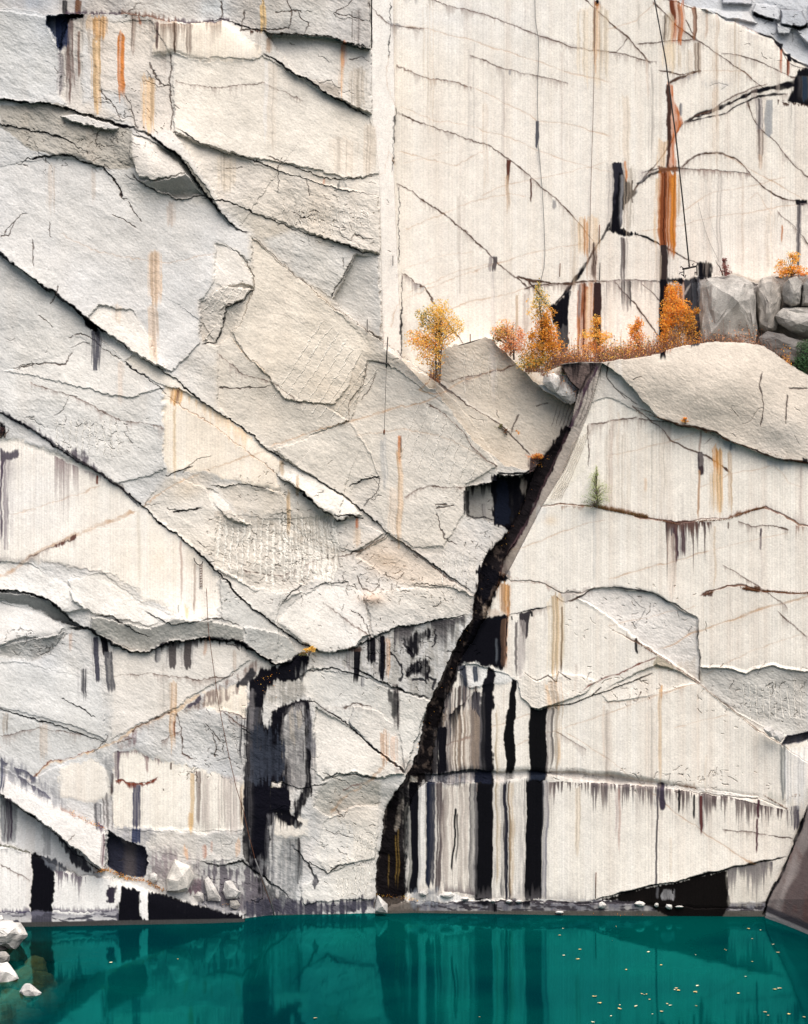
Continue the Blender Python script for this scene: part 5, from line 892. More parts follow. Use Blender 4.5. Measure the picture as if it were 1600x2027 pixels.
# lower left wall: black columns, tide band
PG('62,1690 70,1688 104,1706 106,1740 104,1800 102,1835 63,1835 61,1790 63,1740', K, .97, 2, .05); PG('82,1695 110,1705 135,1725 112,1730 92,1715', (.09, .10, .12), .8, 3, .5); DR('110,1725 150,1735 170,1740', 75, .65, (.14, .12, .15), .75, 2.2, 3); DR('0,1680 60,1690', 20, .6, G, .5, 3)
PG('212,1757 230,1757 228,1788 215,1788', (.03, .025, .04), .9, 2, .3); PG('240,1760 275,1764 275,1800 284,1825 232,1828 234,1800 238,1785', K, .97, 3, .05); PG('292,1768 330,1774 400,1796 485,1812 480,1830 292,1828', K, .94, 3, .08); PG('470,1808 400,1792 420,1790 480,1800', (.5, .5, .52), .5, 3, .5)
q_ = (X < 235) * (LAB == 0) * ss(1803, 1809, YW + 4 * n1(X / 30, 2)); blend(np.s_[:, :], q_ * (.75 - .4 * ss(1808, 1822, Y)), (.16, .16, .21)); blend(np.s_[:, :], q_ * ss(.0, .35, fbm(X / 16, Y / 4.5, 3, 3)) * .6, (.06, .06, .08)); blend(np.s_[:, :], (LAB == 0) * ss(1812, 1815, Y - np.interp(X, [0, 230, 480, 560, 745], [13, 9, 5, -3, -5])) * .75, (.05, .05, .05)); UP('0,1806 60,1806', 14, .8, (.06, .05, .1), 2); UP('106,1802 230,1805', 16, .7, (.1, .09, .13), 2)
PG('5,1575 18,1580 36,1590 35,1640 30,1668 8,1665 4,1630', (.20, .215, .23), .85, 2.5, .35); SK(12, 24, 1580, 1665, (.06, .05, .07), .7, .6, 2); PG('82,1632 100,1645 98,1690 86,1690 84,1660', (.34, .345, .36), .8, 3, .3); PG('120,1660 155,1690 185,1732 160,1722 140,1705', (.04, .04, .05), .85, 4, .3)
UP('120,1602 170,1625 210,1645', 12, .7, (.34, .14, .07), 3); UP('0,1672 60,1688', 8, .7, (.12, .12, .08), 4); DR('188,1625 205,1640', 30, .7, (.1, .06, .1), .5, 2); SK(200, 206, 1650, 1715, (.25, .14, .18), .5, .7)
PG('222,1642 300,1646 285,1676 250,1668 214,1648', (.34, .34, .36), .6, 4, .4); SK(262, 277, 1640, 1670, (.04, .05, .1), .8); PG('100,1570 118,1540 118,1590 130,1600 90,1575 60,1555', (.38, .39, .40), .5, 8, .5); SK(205, 225, 1570, 1640, (.4, .38, .38), .6, .6, 4); SK(188, 200, 1590, 1640, (.16, .16, .18), .6, .6, 3)
DR('30,1535 60,1555 100,1580', 25, .7, (.10, .10, .13), .5, 5, 2); PG('208,1500 228,1490 228,1560 220,1590', K, .15, 2); PG('190,1480 205,1490 222,1520 228,1560 215,1530 195,1500', (.24, .25, .26), .7, 4, .3)
wet = np.clip(1 - C.mean(-1) * 5, 0, 1)
# stones near the water are darker in a thin line
H = H.astype(np.float32)

# ------------------------------------------------------------ build the meshes of the face
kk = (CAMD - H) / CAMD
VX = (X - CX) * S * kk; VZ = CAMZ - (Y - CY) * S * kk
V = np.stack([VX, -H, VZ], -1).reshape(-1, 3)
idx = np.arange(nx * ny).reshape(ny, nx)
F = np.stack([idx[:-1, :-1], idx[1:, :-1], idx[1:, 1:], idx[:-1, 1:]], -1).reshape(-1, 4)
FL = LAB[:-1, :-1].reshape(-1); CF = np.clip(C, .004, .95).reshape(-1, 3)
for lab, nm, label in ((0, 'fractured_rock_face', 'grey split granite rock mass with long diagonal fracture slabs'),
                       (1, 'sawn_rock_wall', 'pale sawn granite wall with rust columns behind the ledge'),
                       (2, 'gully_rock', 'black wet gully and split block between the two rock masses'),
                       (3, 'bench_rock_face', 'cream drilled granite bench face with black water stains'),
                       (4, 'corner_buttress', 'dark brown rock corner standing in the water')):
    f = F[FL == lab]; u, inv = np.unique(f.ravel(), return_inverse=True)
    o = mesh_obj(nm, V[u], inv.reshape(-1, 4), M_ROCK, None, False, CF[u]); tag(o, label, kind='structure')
# ------------------------------------------------------------ water
wm = bpy.data.materials.new('quarry_water'); wm.use_nodes = True
N = wm.node_tree.nodes; Lk = wm.node_tree.links; N.remove(N['Principled BSDF'])
df = N.new('ShaderNodeBsdfDiffuse'); df.inputs[0].default_value = (0.0, .038, .038, 1)
gl = N.new('ShaderNodeBsdfGlossy'); gl.inputs[0].default_value = (.02, .50, .47, 1); gl.inputs['Roughness'].default_value = .055
trn = N.new('ShaderNodeBsdfTransparent'); trn.inputs[0].default_value = (.62, .72, .50, 1)
g = N.new('ShaderNodeNewGeometry'); nz = N.new('ShaderNodeTexNoise'); nz.inputs['Scale'].default_value = .5; nz.inputs['Detail'].default_value = 4
Lk.new(g.outputs['Position'], nz.inputs['Vector'])
mp = N.new('ShaderNodeMapping'); mp.inputs['Scale'].default_value = (.35, 1.2, 1); Lk.new(g.outputs['Position'], mp.inputs[0])
nb = N.new('ShaderNodeTexNoise'); nb.inputs['Scale'].default_value = .9; nb.inputs['Detail'].default_value = 3; Lk.new(mp.outputs[0], nb.inputs['Vector'])
bp = N.new('ShaderNodeBump'); bp.inputs['Strength'].default_value = .10; bp.inputs['Distance'].default_value = .02; Lk.new(nb.outputs[0], bp.inputs['Height']); Lk.new(bp.outputs[0], gl.inputs['Normal'])
nw = N.new('ShaderNodeTexNoise'); nw.inputs['Scale'].default_value = .09; nw.inputs['Detail'].default_value = 5; Lk.new(g.outputs['Position'], nw.inputs['Vector'])
mw = N.new('ShaderNodeMix'); mw.data_type = 'RGBA'; mw.inputs[6].default_value = (0, .028, .034, 1); mw.inputs[7].default_value = (0, .056, .052, 1); rw = N.new('ShaderNodeMapRange'); rw.inputs[1].default_value = .38; rw.inputs[2].default_value = .62; Lk.new(nw.outputs[0], rw.inputs[0]); Lk.new(rw.outputs[0], mw.inputs[0]); Lk.new(mw.outputs[2], df.inputs[0])
# shallows by the left bank
dv = N.new('ShaderNodeVectorMath'); dv.operation = 'DISTANCE'; dv.inputs[1].default_value = (-24, -7.4, 0); sm = N.new('ShaderNodeVectorMath'); sm.operation = 'MULTIPLY'; sm.inputs[1].default_value = (1, .45, 1); Lk.new(g.outputs['Position'], sm.inputs[0]); Lk.new(sm.outputs[0], dv.inputs[0])
ad = N.new('ShaderNodeMath'); ad.operation = 'MULTIPLY_ADD'; Lk.new(nz.outputs[0], ad.inputs[0]); ad.inputs[1].default_value = 3.0; Lk.new(dv.outputs['Value'], ad.inputs[2])
mr = N.new('ShaderNodeMapRange'); mr.inputs[1].default_value = 5.8; mr.inputs[2].default_value = 9.5; mr.inputs[3].default_value = .92; mr.inputs[4].default_value = 0.0; Lk.new(ad.outputs[0], mr.inputs[0])
m1 = N.new('ShaderNodeMixShader'); Lk.new(mr.outputs[0], m1.inputs[0]); Lk.new(df.outputs[0], m1.inputs[1]); Lk.new(trn.outputs[0], m1.inputs[2])
m2 = N.new('ShaderNodeMixShader'); m2.inputs[0].default_value = .235; Lk.new(m1.outputs[0], m2.inputs[1]); Lk.new(gl.outputs[0], m2.inputs[2])
Lk.new(m2.outputs[0], N['Material Output'].inputs[0])
o = mesh_obj('water', [(-120, -200, 0), (120, -200, 0), (120, 20, 0), (-120, 20, 0)], [(0, 1, 2, 3)], wm); tag(o, 'still teal green quarry water', kind='structure')
o = mesh_obj('lake_bed', [(-120, -200, -3.2), (120, -200, -3.2), (120, 20, -3.2), (-120, 20, -3.2)], [(0, 1, 2, 3)], simple_mat('silt', (.012, .055, .048), .9, scale=1.5)); tag(o, 'murky bed under the quarry water', kind='structure')

def wsurf(x, y):
    k = (WL - CY) / (y - CY); return CAMD * (1 - k)      # metres in front of the wall where the water shows at that row
def hat(x, y, r=6):
    i = int((x - gx0) / STEP); j = int((y - gy0) / STEP); q = int(r / STEP) + 1
    return float(H[max(0, j - q):j + q + 1, max(0, i - q):i + q + 1].max())

# ------------------------------------------------------------ boulders
def boulder(name, outline, h, th, mat, label, cat, group=None, seed=0, rough=.035):
    rr = random.Random(seed); pts = PT(outline) if isinstance(outline, str) else outline
    cx = sum(p[0] for p in pts) / len(pts); cy = sum(p[1] for p in pts) / len(pts); bm = bmesh.new(); c = Vector(wp(cx, cy, h))
    for sc_, dd, jit in ((.72, -1.0, .08), (1.0, -.15, .0), (.95, .42, .06), (.70, .9, .20), (.2, 1.05, .3)):
        for (x, y) in pts:
            u = 1 + rr.uniform(-jit, jit); bm.verts.new(Vector(wp(cx + (x - cx) * sc_ * u, cy + (y - cy) * sc_ * u, h + th * dd * (1 + rr.uniform(-jit, jit)))) - c)
    rt = bmesh.ops.convex_hull(bm, input=bm.verts); bmesh.ops.delete(bm, geom=list({v for v in rt['geom_interior'] + rt['geom_unused'] if isinstance(v, bmesh.types.BMVert)}), context='VERTS')
    size = max(max(p[0] for p in pts) - min(p[0] for p in pts), max(p[1] for p in pts) - min(p[1] for p in pts)) * S
    bmesh.ops.subdivide_edges(bm, edges=bm.edges[:], cuts=3 if size > .6 else 1, use_grid_fill=True, fractal=rough * 6, seed=seed)
    bm.normal_update(); from mathutils import noise as mn
    for v in bm.verts: v.co += v.normal * mn.noise((v.co + c) * 2.2) * size * rough
    bmesh.ops.recalc_face_normals(bm, faces=bm.faces)
    o = bm_obj(name, bm, mat); o.location = c; tag(o, label, cat, group); return o
A_ = 'boulders behind the bench'
def boulder_bars(o): pass
boulder('boulder', '1388,686 1387,570 1400,554 1440,545 1470,549 1490,563 1497,592 1498,640 1496,682', -3.6, 1.6, M_GREYR, 'largest grey boulder behind the bench, broad block beside the orange tree', 'boulder', A_, 1)
boulder('boulder', '1498,566 1510,550 1530,548 1546,562 1548,590 1540,615 1528,640 1536,655 1520,660 1503,650 1498,610', -4.0, 1.1, rock_mat('brown_granite', False, (.42, .39, .36), 1.5), 'tan rounded boulder touching the right end of the largest grey boulder', 'boulder', A_, 2)
boulder('boulder', '1550,566 1560,547 1580,545 1590,560 1586,580 1583,602 1566,609 1553,600 1548,582', -3.6, .9, M_GREYR, 'rounded grey boulder under the orange shrub at the right edge', 'boulder', A_, 3)
boulder('boulder', '1585,562 1598,544 1650,540 1660,600 1640,610 1586,606', -3.9, 1.0, M_GREYR, 'blocky grey boulder cut by the right edge of the view', 'boulder', A_, 4)
boulder('boulder', '1530,624 1550,609 1590,613 1650,612 1650,668 1600,664 1578,664 1556,651 1540,640', -3.2, .9, M_GREYR, 'wedge-shaped grey boulder under the two rounded ones at the right edge', 'boulder', A_, 5)
boulder('boulder', '1508,690 1503,668 1520,656 1560,668 1600,686 1650,700 1650,750 1600,740 1560,722', -2.6, .8, rock_mat('dark_granite', False, (.17, .16, .155), 1.5), 'dark low boulder behind the bench rim by the green shrub', 'boulder', A_, 6)
boulder('boulder', '1074,757 1077,745 1084,739 1096,738 1108,743 1111,752 1108,768 1100,778 1086,771', -1.9, .35, M_LOOSE, 'upper of two pale blocks below the orange bushes at the top of the ramp', 'boulder', 'pale blocks at the head of the ramp', 7)
boulder('boulder', '1101,778 1109,769 1113,754 1126,761 1143,779 1140,794 1130,801 1117,793', -1.9, .3, rock_mat('mid_granite', False, (.47, .46, .45), 1.4), 'lower of two pale blocks, greyer, touching the top of the ramp', 'boulder', 'pale blocks at the head of the ramp', 8)
boulder('boulder', '1510,1442 1518,1438 1528,1438 1533,1444 1531,1459 1524,1459 1516,1451', .7, .25, M_LOOSE, 'left of two small pale boulders lodged on the slanting ledge at right', 'boulder', 'boulders on the slanting ledge', 9)
boulder('boulder', '1531,1447 1540,1446 1550,1451 1553,1460 1546,1469 1536,1465 1531,1458', .7, .25, M_LOOSE, 'right of two small pale boulders lodged on the slanting ledge at right', 'boulder', 'boulders on the slanting ledge', 10)
boulder('boulder', '330,1765 329,1740 346,1701 378,1714 385,1735 373,1761 352,1767', hat(350, 1740) + .1, .7, rock_mat('cream_granite', False, (.72, .68, .63), 1.2), 'large pale five-sided block leaning on the rubble above the water at left', 'boulder', None, 11, .02)
boulder('boulder', '297,1730 305,1726 312,1732 312,1744 303,1748 296,1742', hat(303, 1738) + .05, .25, M_LOOSE, 'small round pale stone left of the five-sided block', 'boulder', None, 12)
for i, (ol, lb, m_) in enumerate((('404,1740 412,1734 424,1752 438,1778 436,1784 412,1783 407,1762', 'narrow pinkish slab standing in the rubble right of the five-sided block', M_LOOSE), ('441,1763 446,1744 456,1742 478,1766 470,1779 448,1779', 'triangular pale slab in the rubble above the thin cable foot', M_LOOSE), ('385,1772 392,1764 403,1768 404,1784 392,1786', 'small pale stone at the foot of the pinkish slab', M_LOOSE), ('455,1783 470,1781 476,1792 470,1800 456,1796', 'small grey stone at the waterline under the triangular slab', M_GREYR))):
    boulder('boulder', ol, hat(430, 1765) + .15, .3, m_, lb, 'boulder', 'rubble above the water', 20 + i)
for i, (x, y, a, b, lb) in enumerate(((838, 1768, 9, 8, 'pale stone on the waterline sill at the foot of the black stripes'), (885, 1772, 17, 6, 'longest white shard on the waterline sill under the combed dark stain'), (922, 1779, 9, 3, 'thin white shard right of the longest shard on the sill'), (976, 1784, 6, 3, 'tiny white chip beside the black stripe on the sill'), (1008, 1784, 7, 4, 'white chip left of a similar one between two black stripes'), (1028, 1784, 7, 4, 'white chip just left of the right-hand black stripe'), (1108, 1806, 9, 3, 'low pale stone touching the water on the sill'), (1192, 1792, 9, 7, 'round white stone on the sill left of the undercut'), (1266, 1789, 11, 6, 'white triangular stone under the left end of the dark undercut'), (1300, 1792, 5, 6, 'small white stone in the dark undercut below the vertical crack'), (1325, 1795, 7, 6, 'frosty white stone in the middle of the dark undercut'), (1345, 1795, 9, 3, 'flat white stone right of the frosty one in the undercut'))):
    rr = random.Random(i + 70); n = 8; ol = [(x + a * math.cos(t * 6.283 / n) * rr.uniform(.75, 1.1), y + b * math.sin(t * 6.283 / n) * rr.uniform(.7, 1.1)) for t in range(n)]
    boulder('stone', ol, hat(x, y, 4) + .02, .22, M_WHITE, lb, 'stone', 'white stones along the waterline', 40 + i, .05)
boulder('boulder', '742,1806 744,1785 748,1772 757,1780 767,1790 767,1807', -.3, .35, M_LOOSE, 'pointed grey boulder at the foot of the dark gully in the water', 'boulder', None, 60)
boulder('boulder', '-60,1862 -40,1826 0,1824 25,1823 40,1829 50,1842 55,1851 47,1862 32,1879 12,1872 -30,1880', 8.2, 1.2, M_WHITE, 'large bright white boulder standing at the left shore', 'boulder', 'boulders on the left shore', 61)
boulder('boulder', '-14,1822 -8,1812 4,1811 8,1818 6,1826 -8,1828', 6.5, .3, M_WHITE, 'small white block behind the large white boulder on the left shore', 'boulder', 'boulders on the left shore', 62)
boulder('boulder', '-30,1908 -12,1888 0,1883 12,1884 20,1892 18,1904 5,1911', wsurf(0, 1908), .6, M_GREYR, 'grey boulder on the left shore between two white ones', 'boulder', 'boulders on the left shore', 63)
boulder('boulder', '-30,1945 -14,1914 0,1906 14,1904 22,1911 28,1925 38,1938 20,1952 -10,1955', wsurf(0, 1938), .7, M_WHITE, 'half sunk white boulder with wet foot at the left edge', 'boulder', 'boulders on the left shore', 64)
boulder('boulder', '38,1963 45,1953 52,1947 60,1947 66,1954 74,1961 82,1966 76,1976 50,1978', wsurf(60, 1966), .5, M_WHITE, 'smallest white boulder poking out of the shallow water', 'boulder', 'boulders on the left shore', 65)
boulder('boulder', '-40,1905 -38,1870 -5,1862 10,1870 22,1886 8,1900 -15,1912', 8.5, .7, M_DARKR, 'dark wet boulder in the shade under the large white boulder', 'boulder', 'boulders on the left shore', 66)
for i, (x, y, a, b) in enumerate(((75, 1880, 22, 10), (50, 1902, 26, 12), (88, 1912, 24, 14), (30, 1945, 30, 16), (5, 1975, 30, 12), (95, 1950, 20, 12), (60, 1992, 34, 16), (10, 2010, 30, 16), (118, 1990, 20, 10), (68, 1928, 22, 10))):
    rr = random.Random(i + 170); n = 9; h_ = wsurf(x, y) - .6; ol = [(a * math.cos(t * 6.283 / n) * rr.uniform(.75, 1.1), b * math.sin(t * 6.283 / n) * rr.uniform(.7, 1.1)) for t in range(n)]
    bm = bmesh.new(); r0 = bmesh.ops.create_icosphere(bm, subdivisions=3, radius=1.0)
    from mathutils import noise as mn
    for v in bm.verts:
        n_ = mn.noise(v.co * 1.3 + Vector((i * 3.1, 0, 0))) * .35 + mn.noise(v.co * 4 + Vector((i, 2, 0))) * .08
        v.co = v.co * (1 + n_); v.co.x *= a * S; v.co.y *= a * S * .9; v.co.z *= .55 + b * .01
    o = bm_obj('submerged_stone', bm, M_MOSS, smooth=False); q = wp(x, y, h_); o.location = (q[0], q[1] - .3, -1.05); tag(o, 'olive brown stone seen through the shallow water by the shore', 'stone', 'stones under the shallow water')
# the shore under the left boulders
bm = bmesh.new(); r0 = bmesh.ops.create_grid(bm, x_segments=60, y_segments=60, size=1)
for v in bm.verts:
    x = -34 + v.co.x * 11; y = -18 + v.co.y * 22; z = -.35 - max(0, (x + 27.5)) * .42 + mn.noise(Vector((x, y, 0)) * .9) * .45 + mn.noise(Vector((x, y, 3)) * 3) * .12 + max(0, -28.5 - x) * .25; v.co = (x, y, z)
tag(bm_obj('shore_bed', bm, rock_mat('shore_rubble', False, (.10, .10, .085), 1.6), smooth=True), 'stony bed shelving down from the left shore', kind='structure')

# ------------------------------------------------------------ trees and bushes
YEL = [(.95, .62, .10), (.95, .55, .09), (.85, .60, .12), (.95, .68, .22)]; ORA = [(.95, .47, .05), (.95, .39, .04), (.95, .56, .11), (.85, .29, .03)]
AMB = [(.88, .42, .04), (.88, .42, .05), (.60, .25, .03), (.42, .26, .05)]; GRN = [(.18, .22, .06), (.13, .18, .05), (.30, .30, .09)]; PINK = [(.95, .45, .18), (.90, .36, .13), (.95, .56, .26), (.70, .28, .14)]
BRN = [(.20, .08, .03), (.28, .11, .04), (.14, .07, .03)]
def leaves(spots, size, rr, droop=0):
    vs_, fs, cs = [], [], []
    for (p, col) in spots:
        s_ = size * rr.uniform(.6, 1.4); n = Vector((rr.gauss(.1, .6), rr.gauss(-.8, .6), rr.gauss(.6, .6))).normalized(); a = n.orthogonal().normalized(); b = n.cross(a); t = rr.uniform(0, 6.28)
        u = (a * math.cos(t) + b * math.sin(t)) * s_; v = (b * math.cos(t) - a * math.sin(t)) * s_ * .6; p = Vector(p); k = len(vs_)
        vs_ += [p - u, p - v * .9, p + u, p + v * .9]; fs.append((k, k + 1, k + 2, k + 3)); f_ = rr.uniform(.65, 1.2); cs += [[c * f_ for c in col]] * 4
    return vs_, fs, np.array(cs, np.float32)
def tree(name, label, cat, base, h, blobs, mat=M_BARK, size=.06, n=1200, group=None, seed=0, stems=1, twigs=60, parts=('trunk', 'crown'), dep=.55):
    """base (x,y); blobs: (cx,cy,rx,ry,weight,palette) clumps of foliage"""
    rr = random.Random(seed); B0 = Vector(wp(base[0], base[1], h)); root = empty(name, B0); tag(root, label, cat, group)
    n = int(n * 2.3); size *= 1.02; W = sum(b[4] for b in blobs); spots = []; bm = bmesh.new(); top = min(blobs, key=lambda b: b[1] - b[3])
    tx, ty = top[0], top[1] - top[3] * .7
    for s_ in range(stems):
        ox = rr.uniform(-6, 6) * (stems > 1); pts = []
        for k in range(7):
            t = k / 6; ax = base[0] + ox * (1 - t) + (tx - base[0] + ox * 3) * t ** 1.3 + rr.uniform(-1.5, 1.5) * t * 2; ay = base[1] + (ty - base[1]) * t * (1 - .12 * s_)
            pts.append(Vector(wp(ax, ay, h + rr.uniform(-.1, .1))) - B0)
        add_tube(bm, pts, [max(.012, .055 * (1 - t / 6.6)) for t in range(7)], 6)
    for (cx, cy, rx, ry, wt, pal) in blobs:
        m = int(n * wt / W); sub = [(rr.gauss(0, .5), rr.gauss(0, .5), rr.gauss(0, .5)) for _ in range(max(3, m // 22))]
        for q in range(m):
            a, b, c = rr.choice(sub); sp = .25
            a += rr.gauss(0, sp); b += rr.gauss(0, sp); c += rr.gauss(0, sp)
            if a * a + b * b > 1.7: continue
            p = Vector(wp(cx + a * rx, cy + b * ry, h + c * min(rx, 40) * S * dep * 1.6)) - B0; spots.append((p, rr.choice(pal)))
        for (a, b, c) in rr.sample(sub, min(len(sub), max(2, int(twigs * wt / W)))):
            e = Vector(wp(cx + a * rx, cy + b * ry, h + c * min(rx, 40) * S * dep * 1.6)) - B0
            y1 = min(base[1] - 4, cy + b * ry + rr.uniform(.25, .6) * (base[1] - cy - b * ry) * .6 + 4); t = (base[1] - y1) / max(1, base[1] - ty)
            f = Vector(wp(base[0] + (tx - base[0]) * max(0, min(1, t)) ** 1.3, y1, h)) - B0
            add_tube(bm, [f, (f + e) / 2 + Vector((rr.uniform(-.08, .08), 0, rr.uniform(0, .12))), e], [.017, .011, .006], 4)
    bm_obj(parts[0], bm, mat, root)
    v, f, c = leaves(spots, size, rr); mesh_obj(parts[1], v, f, M_LEAF, root, False, c)
    return root
Tg = 'small autumn trees along the ledge'
tree('birch_tree', 'yellow birch with green-tinged top leaning over the slab edge, leftmost of the trees', 'tree', (868, 752), -1.4, [(872, 622, 22, 26, 2.6, YEL), (845, 632, 16, 22, 1.3, YEL + GRN), (890, 645, 24, 22, 2, YEL), (833, 628, 10, 16, .7, GRN + YEL), (826, 672, 24, 16, 1.6, YEL + ORA), (850, 685, 30, 24, 2.4, YEL + YEL + ORA + PINK), (868, 660, 28, 26, 2.4, YEL + YEL + ORA), (855, 712, 26, 14, .9, ORA + YEL)], M_BARK, .052, 2600, None, 1, 3, 110)
tree('birch_tree', 'sparse peach and pink sapling between the split block and the tallest tree', 'tree', (1012, 712), -3.0, [(1000, 652, 20, 18, 2, YEL + PINK), (988, 660, 14, 16, 1.2, PINK + GRN), (1012, 668, 24, 22, 2.2, PINK), (1022, 690, 16, 14, 1, PINK), (1030, 665, 10, 16, .5, PINK), (1006, 690, 14, 12, .7, PINK)], M_BARK, .05, 1300, Tg, 2, 2, 70)
tree('larch_tree', 'tallest tree, amber cone with thin green leader before the black stained wall', 'tree', (1075, 722), -2.6, [(1066, 572, 8, 20, .4, GRN + YEL), (1072, 600, 14, 24, .8, YEL + GRN), (1055, 612, 14, 18, .4, YEL), (1082, 632, 20, 20, 1.6, AMB), (1072, 655, 22, 22, 2.2, AMB + ORA), (1088, 662, 20, 18, 1.8, AMB + ORA), (1068, 690, 28, 22, 2.8, AMB), (1095, 682, 18, 16, 1.4, AMB + ORA), (1062, 715, 30, 16, 2, AMB + GRN), (1050, 722, 24, 14, 1.1, YEL + GRN), (1050, 664, 8, 10, .3, AMB)], M_BARK, .055, 3600, Tg, 3, 1, 120)
tree('maple_sapling', 'slim golden sapling standing before the rust-striped wall', 'tree', (1186, 712), -3.0, [(1181, 640, 9, 15, 1.2, YEL + ORA), (1168, 662, 20, 9, 1, YEL + ORA), (1190, 668, 18, 14, 1.5, ORA + YEL), (1178, 688, 24, 12, 1.4, ORA + PINK)], M_BARK, .05, 1000, Tg, 4, 1, 50)
tree('maple_sapling', 'orange sapling with pointed top left of the brightest orange tree', 'tree', (1262, 704), -3.0, [(1262, 640, 10, 12, .9, ORA + PINK), (1255, 650, 12, 14, 1, ORA), (1262, 672, 16, 16, 1.5, ORA + PINK), (1258, 692, 22, 10, 1.2, ORA + PINK), (1225, 695, 14, 8, .5, YEL + GRN)], M_BARK, .05, 1000, Tg, 5, 1, 50)
tree('maple_tree', 'brightest orange tree before the black stripe beside the grey boulder', 'tree', (1333, 692), -2.6, [(1334, 582, 14, 20, 1.8, ORA + [(.86, .40, .04)]), (1330, 612, 20, 20, 2.4, ORA), (1348, 608, 18, 16, 1.4, ORA), (1352, 630, 18, 20, 1.4, AMB + ORA), (1326, 640, 20, 16, 1.8, ORA), (1365, 625, 14, 18, .7, AMB), (1345, 660, 28, 18, 1.6, AMB + BRN), (1365, 650, 16, 22, .9, AMB + BRN), (1318, 665, 14, 12, .8, ORA), (1378, 615, 8, 10, .3, AMB), (1345, 680, 36, 8, .8, BRN + ORA)], M_PALEBARK, .052, 3600, Tg, 6, 2, 120)
tree('maple_shrub', 'orange shrub spreading over the rocks at the right edge', 'shrub', (1570, 548), -3.2, [(1570, 512, 14, 12, 1.1, ORA + YEL), (1550, 528, 14, 14, 1, ORA + YEL), (1574, 535, 22, 9, 1.8, ORA), (1548, 542, 14, 6, .8, ORA), (1590, 540, 10, 5, .5, ORA + PINK)], M_BARK, .05, 900, None, 7, 2, 40, ('stem', 'foliage'))
tree('green_shrub', 'dark green bushy shrub at the right edge behind the bench rim', 'shrub', (1605, 756), -.4 - 1.4, [(1585, 715, 16, 14, 1, [(.04, .10, .035), (.06, .14, .05)]), (1605, 712, 24, 26, 2.4, [(.035, .10, .04), (.05, .13, .04)]), (1595, 690, 16, 14, 1, [(.10, .16, .08)]), (1635, 715, 24, 30, 2, [(.04, .10, .04)])], M_BARK, .055, 3200, None, 8, 3, 40, ('stem', 'foliage'))
GL_ = [(.46, .55, .18), (.58, .62, .26), (.34, .46, .13)]
tree('pine_sapling', 'small light green sapling on the grassy ledge of the drilled bench face', 'tree', (1182, 1006), hat(1185, 985, 22) + .45, [(1181, 932, 6, 12, .6, GL_), (1178, 950, 16, 12, 1.2, GL_), (1188, 966, 22, 13, 1.6, GL_), (1180, 984, 26, 13, 1.8, GL_ + [(.16, .24, .08)]), (1172, 998, 20, 8, .9, [(.14, .2, .07)])], M_BARK, .026, 900, None, 9, 1, 90)
tree('bush', 'tiny yellow bush sprouting above the black water streak', 'bush', (612, 1297), hat(612, 1290, 12) + .15, [(608, 1287, 7, 5, 1, YEL), (618, 1285, 6, 5, 1, YEL), (600, 1294, 10, 5, .8, BRN + GRN)], M_BARK, .045, 260, None, 10, 1, 12, ('stem', 'foliage'))
tree('bush', 'small russet drooping bush on top of the largest grey boulder', 'bush', (1436, 545), -3.0, [(1434, 515, 4, 6, 1, [(.32, .10, .09), (.25, .07, .07)]), (1435, 528, 7, 9, 1.6, [(.32, .10, .09), (.40, .17, .13)]), (1437, 540, 10, 6, 1.4, [(.32, .12, .10), (.25, .07, .07)])], M_BARK, .035, 420, None, 11, 2, 20, ('stem', 'foliage'))
tree('bush', 'little red-orange plant growing in the seam under the rounded bench top', 'bush', (1357, 838), hat(1357, 835, 8) + .1, [(1356, 830, 6, 6, 1, ORA)], M_BARK, .04, 60, 'plants rooted in seams', 12, 1, 5, ('stem', 'foliage'))
tree('bush', 'russet plants rooted where the split block meets the slab', 'bush', (1003, 860), hat(1003, 855, 8) + .1, [(990, 845, 8, 6, 1, BRN + GRN), (1024, 858, 4, 5, .6, ORA), (1000, 852, 6, 4, .5, BRN)], M_BARK, .035, 110, 'plants rooted in seams', 13, 1, 8, ('stem', 'foliage'))
tree('bush', 'bright red plant low in the cleft above the dark cavity', 'bush', (1065, 912), hat(1060, 905, 8) + .1, [(1062, 903, 12, 5, 1, [(.55, .12, .04), (.35, .06, .04)] + ORA)], M_BARK, .04, 160, 'plants rooted in seams', 14, 1, 8, ('stem', 'foliage'))
tree('bush', 'wispy dead brown bush on the dark ledge at the far left', 'bush', (4, 866), hat(4, 860, 8) + .1, [(3, 853, 5, 9, 1, [(.05, .03, .04), (.10, .04, .04)])], M_BARK, .04, 120, 'plants rooted in seams', 15, 2, 12, ('stem', 'foliage'))
# undergrowth, litter and grass: nobody could count them
def scatter(name, zones, size, label, cat_seed, stalk=None):
    rr = random.Random(cat_seed); sp = []; bm = bmesh.new()
    for (poly, h, n, pal) in zones:
        P_ = PT(poly)
        for q in range(n):
            i = rr.randrange(len(P_) - 1); t = rr.random(); x = P_[i][0] + (P_[i + 1][0] - P_[i][0]) * t; y = P_[i][1] + (P_[i + 1][1] - P_[i][1]) * t
            s_ = stalk[0] if stalk else 3; dx = rr.gauss(0, 3); dy = -abs(rr.gauss(0, s_)) + rr.uniform(-1, 2); hh = (hat(x, y, 3) + .06 if h is None else h + rr.uniform(-.7, .5)); p = Vector(wp(x + dx, y + dy, hh)); sp.append((p, rr.choice(pal)))
            if stalk and rr.random() < stalk[1]: add_tube(bm, [wp(x, y + 2, hh), wp(x + dx * .5, y + dy * .5, hh), p], [.012, .009, .005], 3)
    v, f, c = leaves(sp, size, rr); o = mesh_obj(name, v, f, M_LEAF, None, False, c); tag(o, label, kind='stuff')
    if stalk: tag(bm_obj('twigs', bm, simple_mat('twig', (.26, .13, .09), .9)), 'bare reddish twigs standing among the autumn undergrowth', kind='stuff')
    else: bm.free()
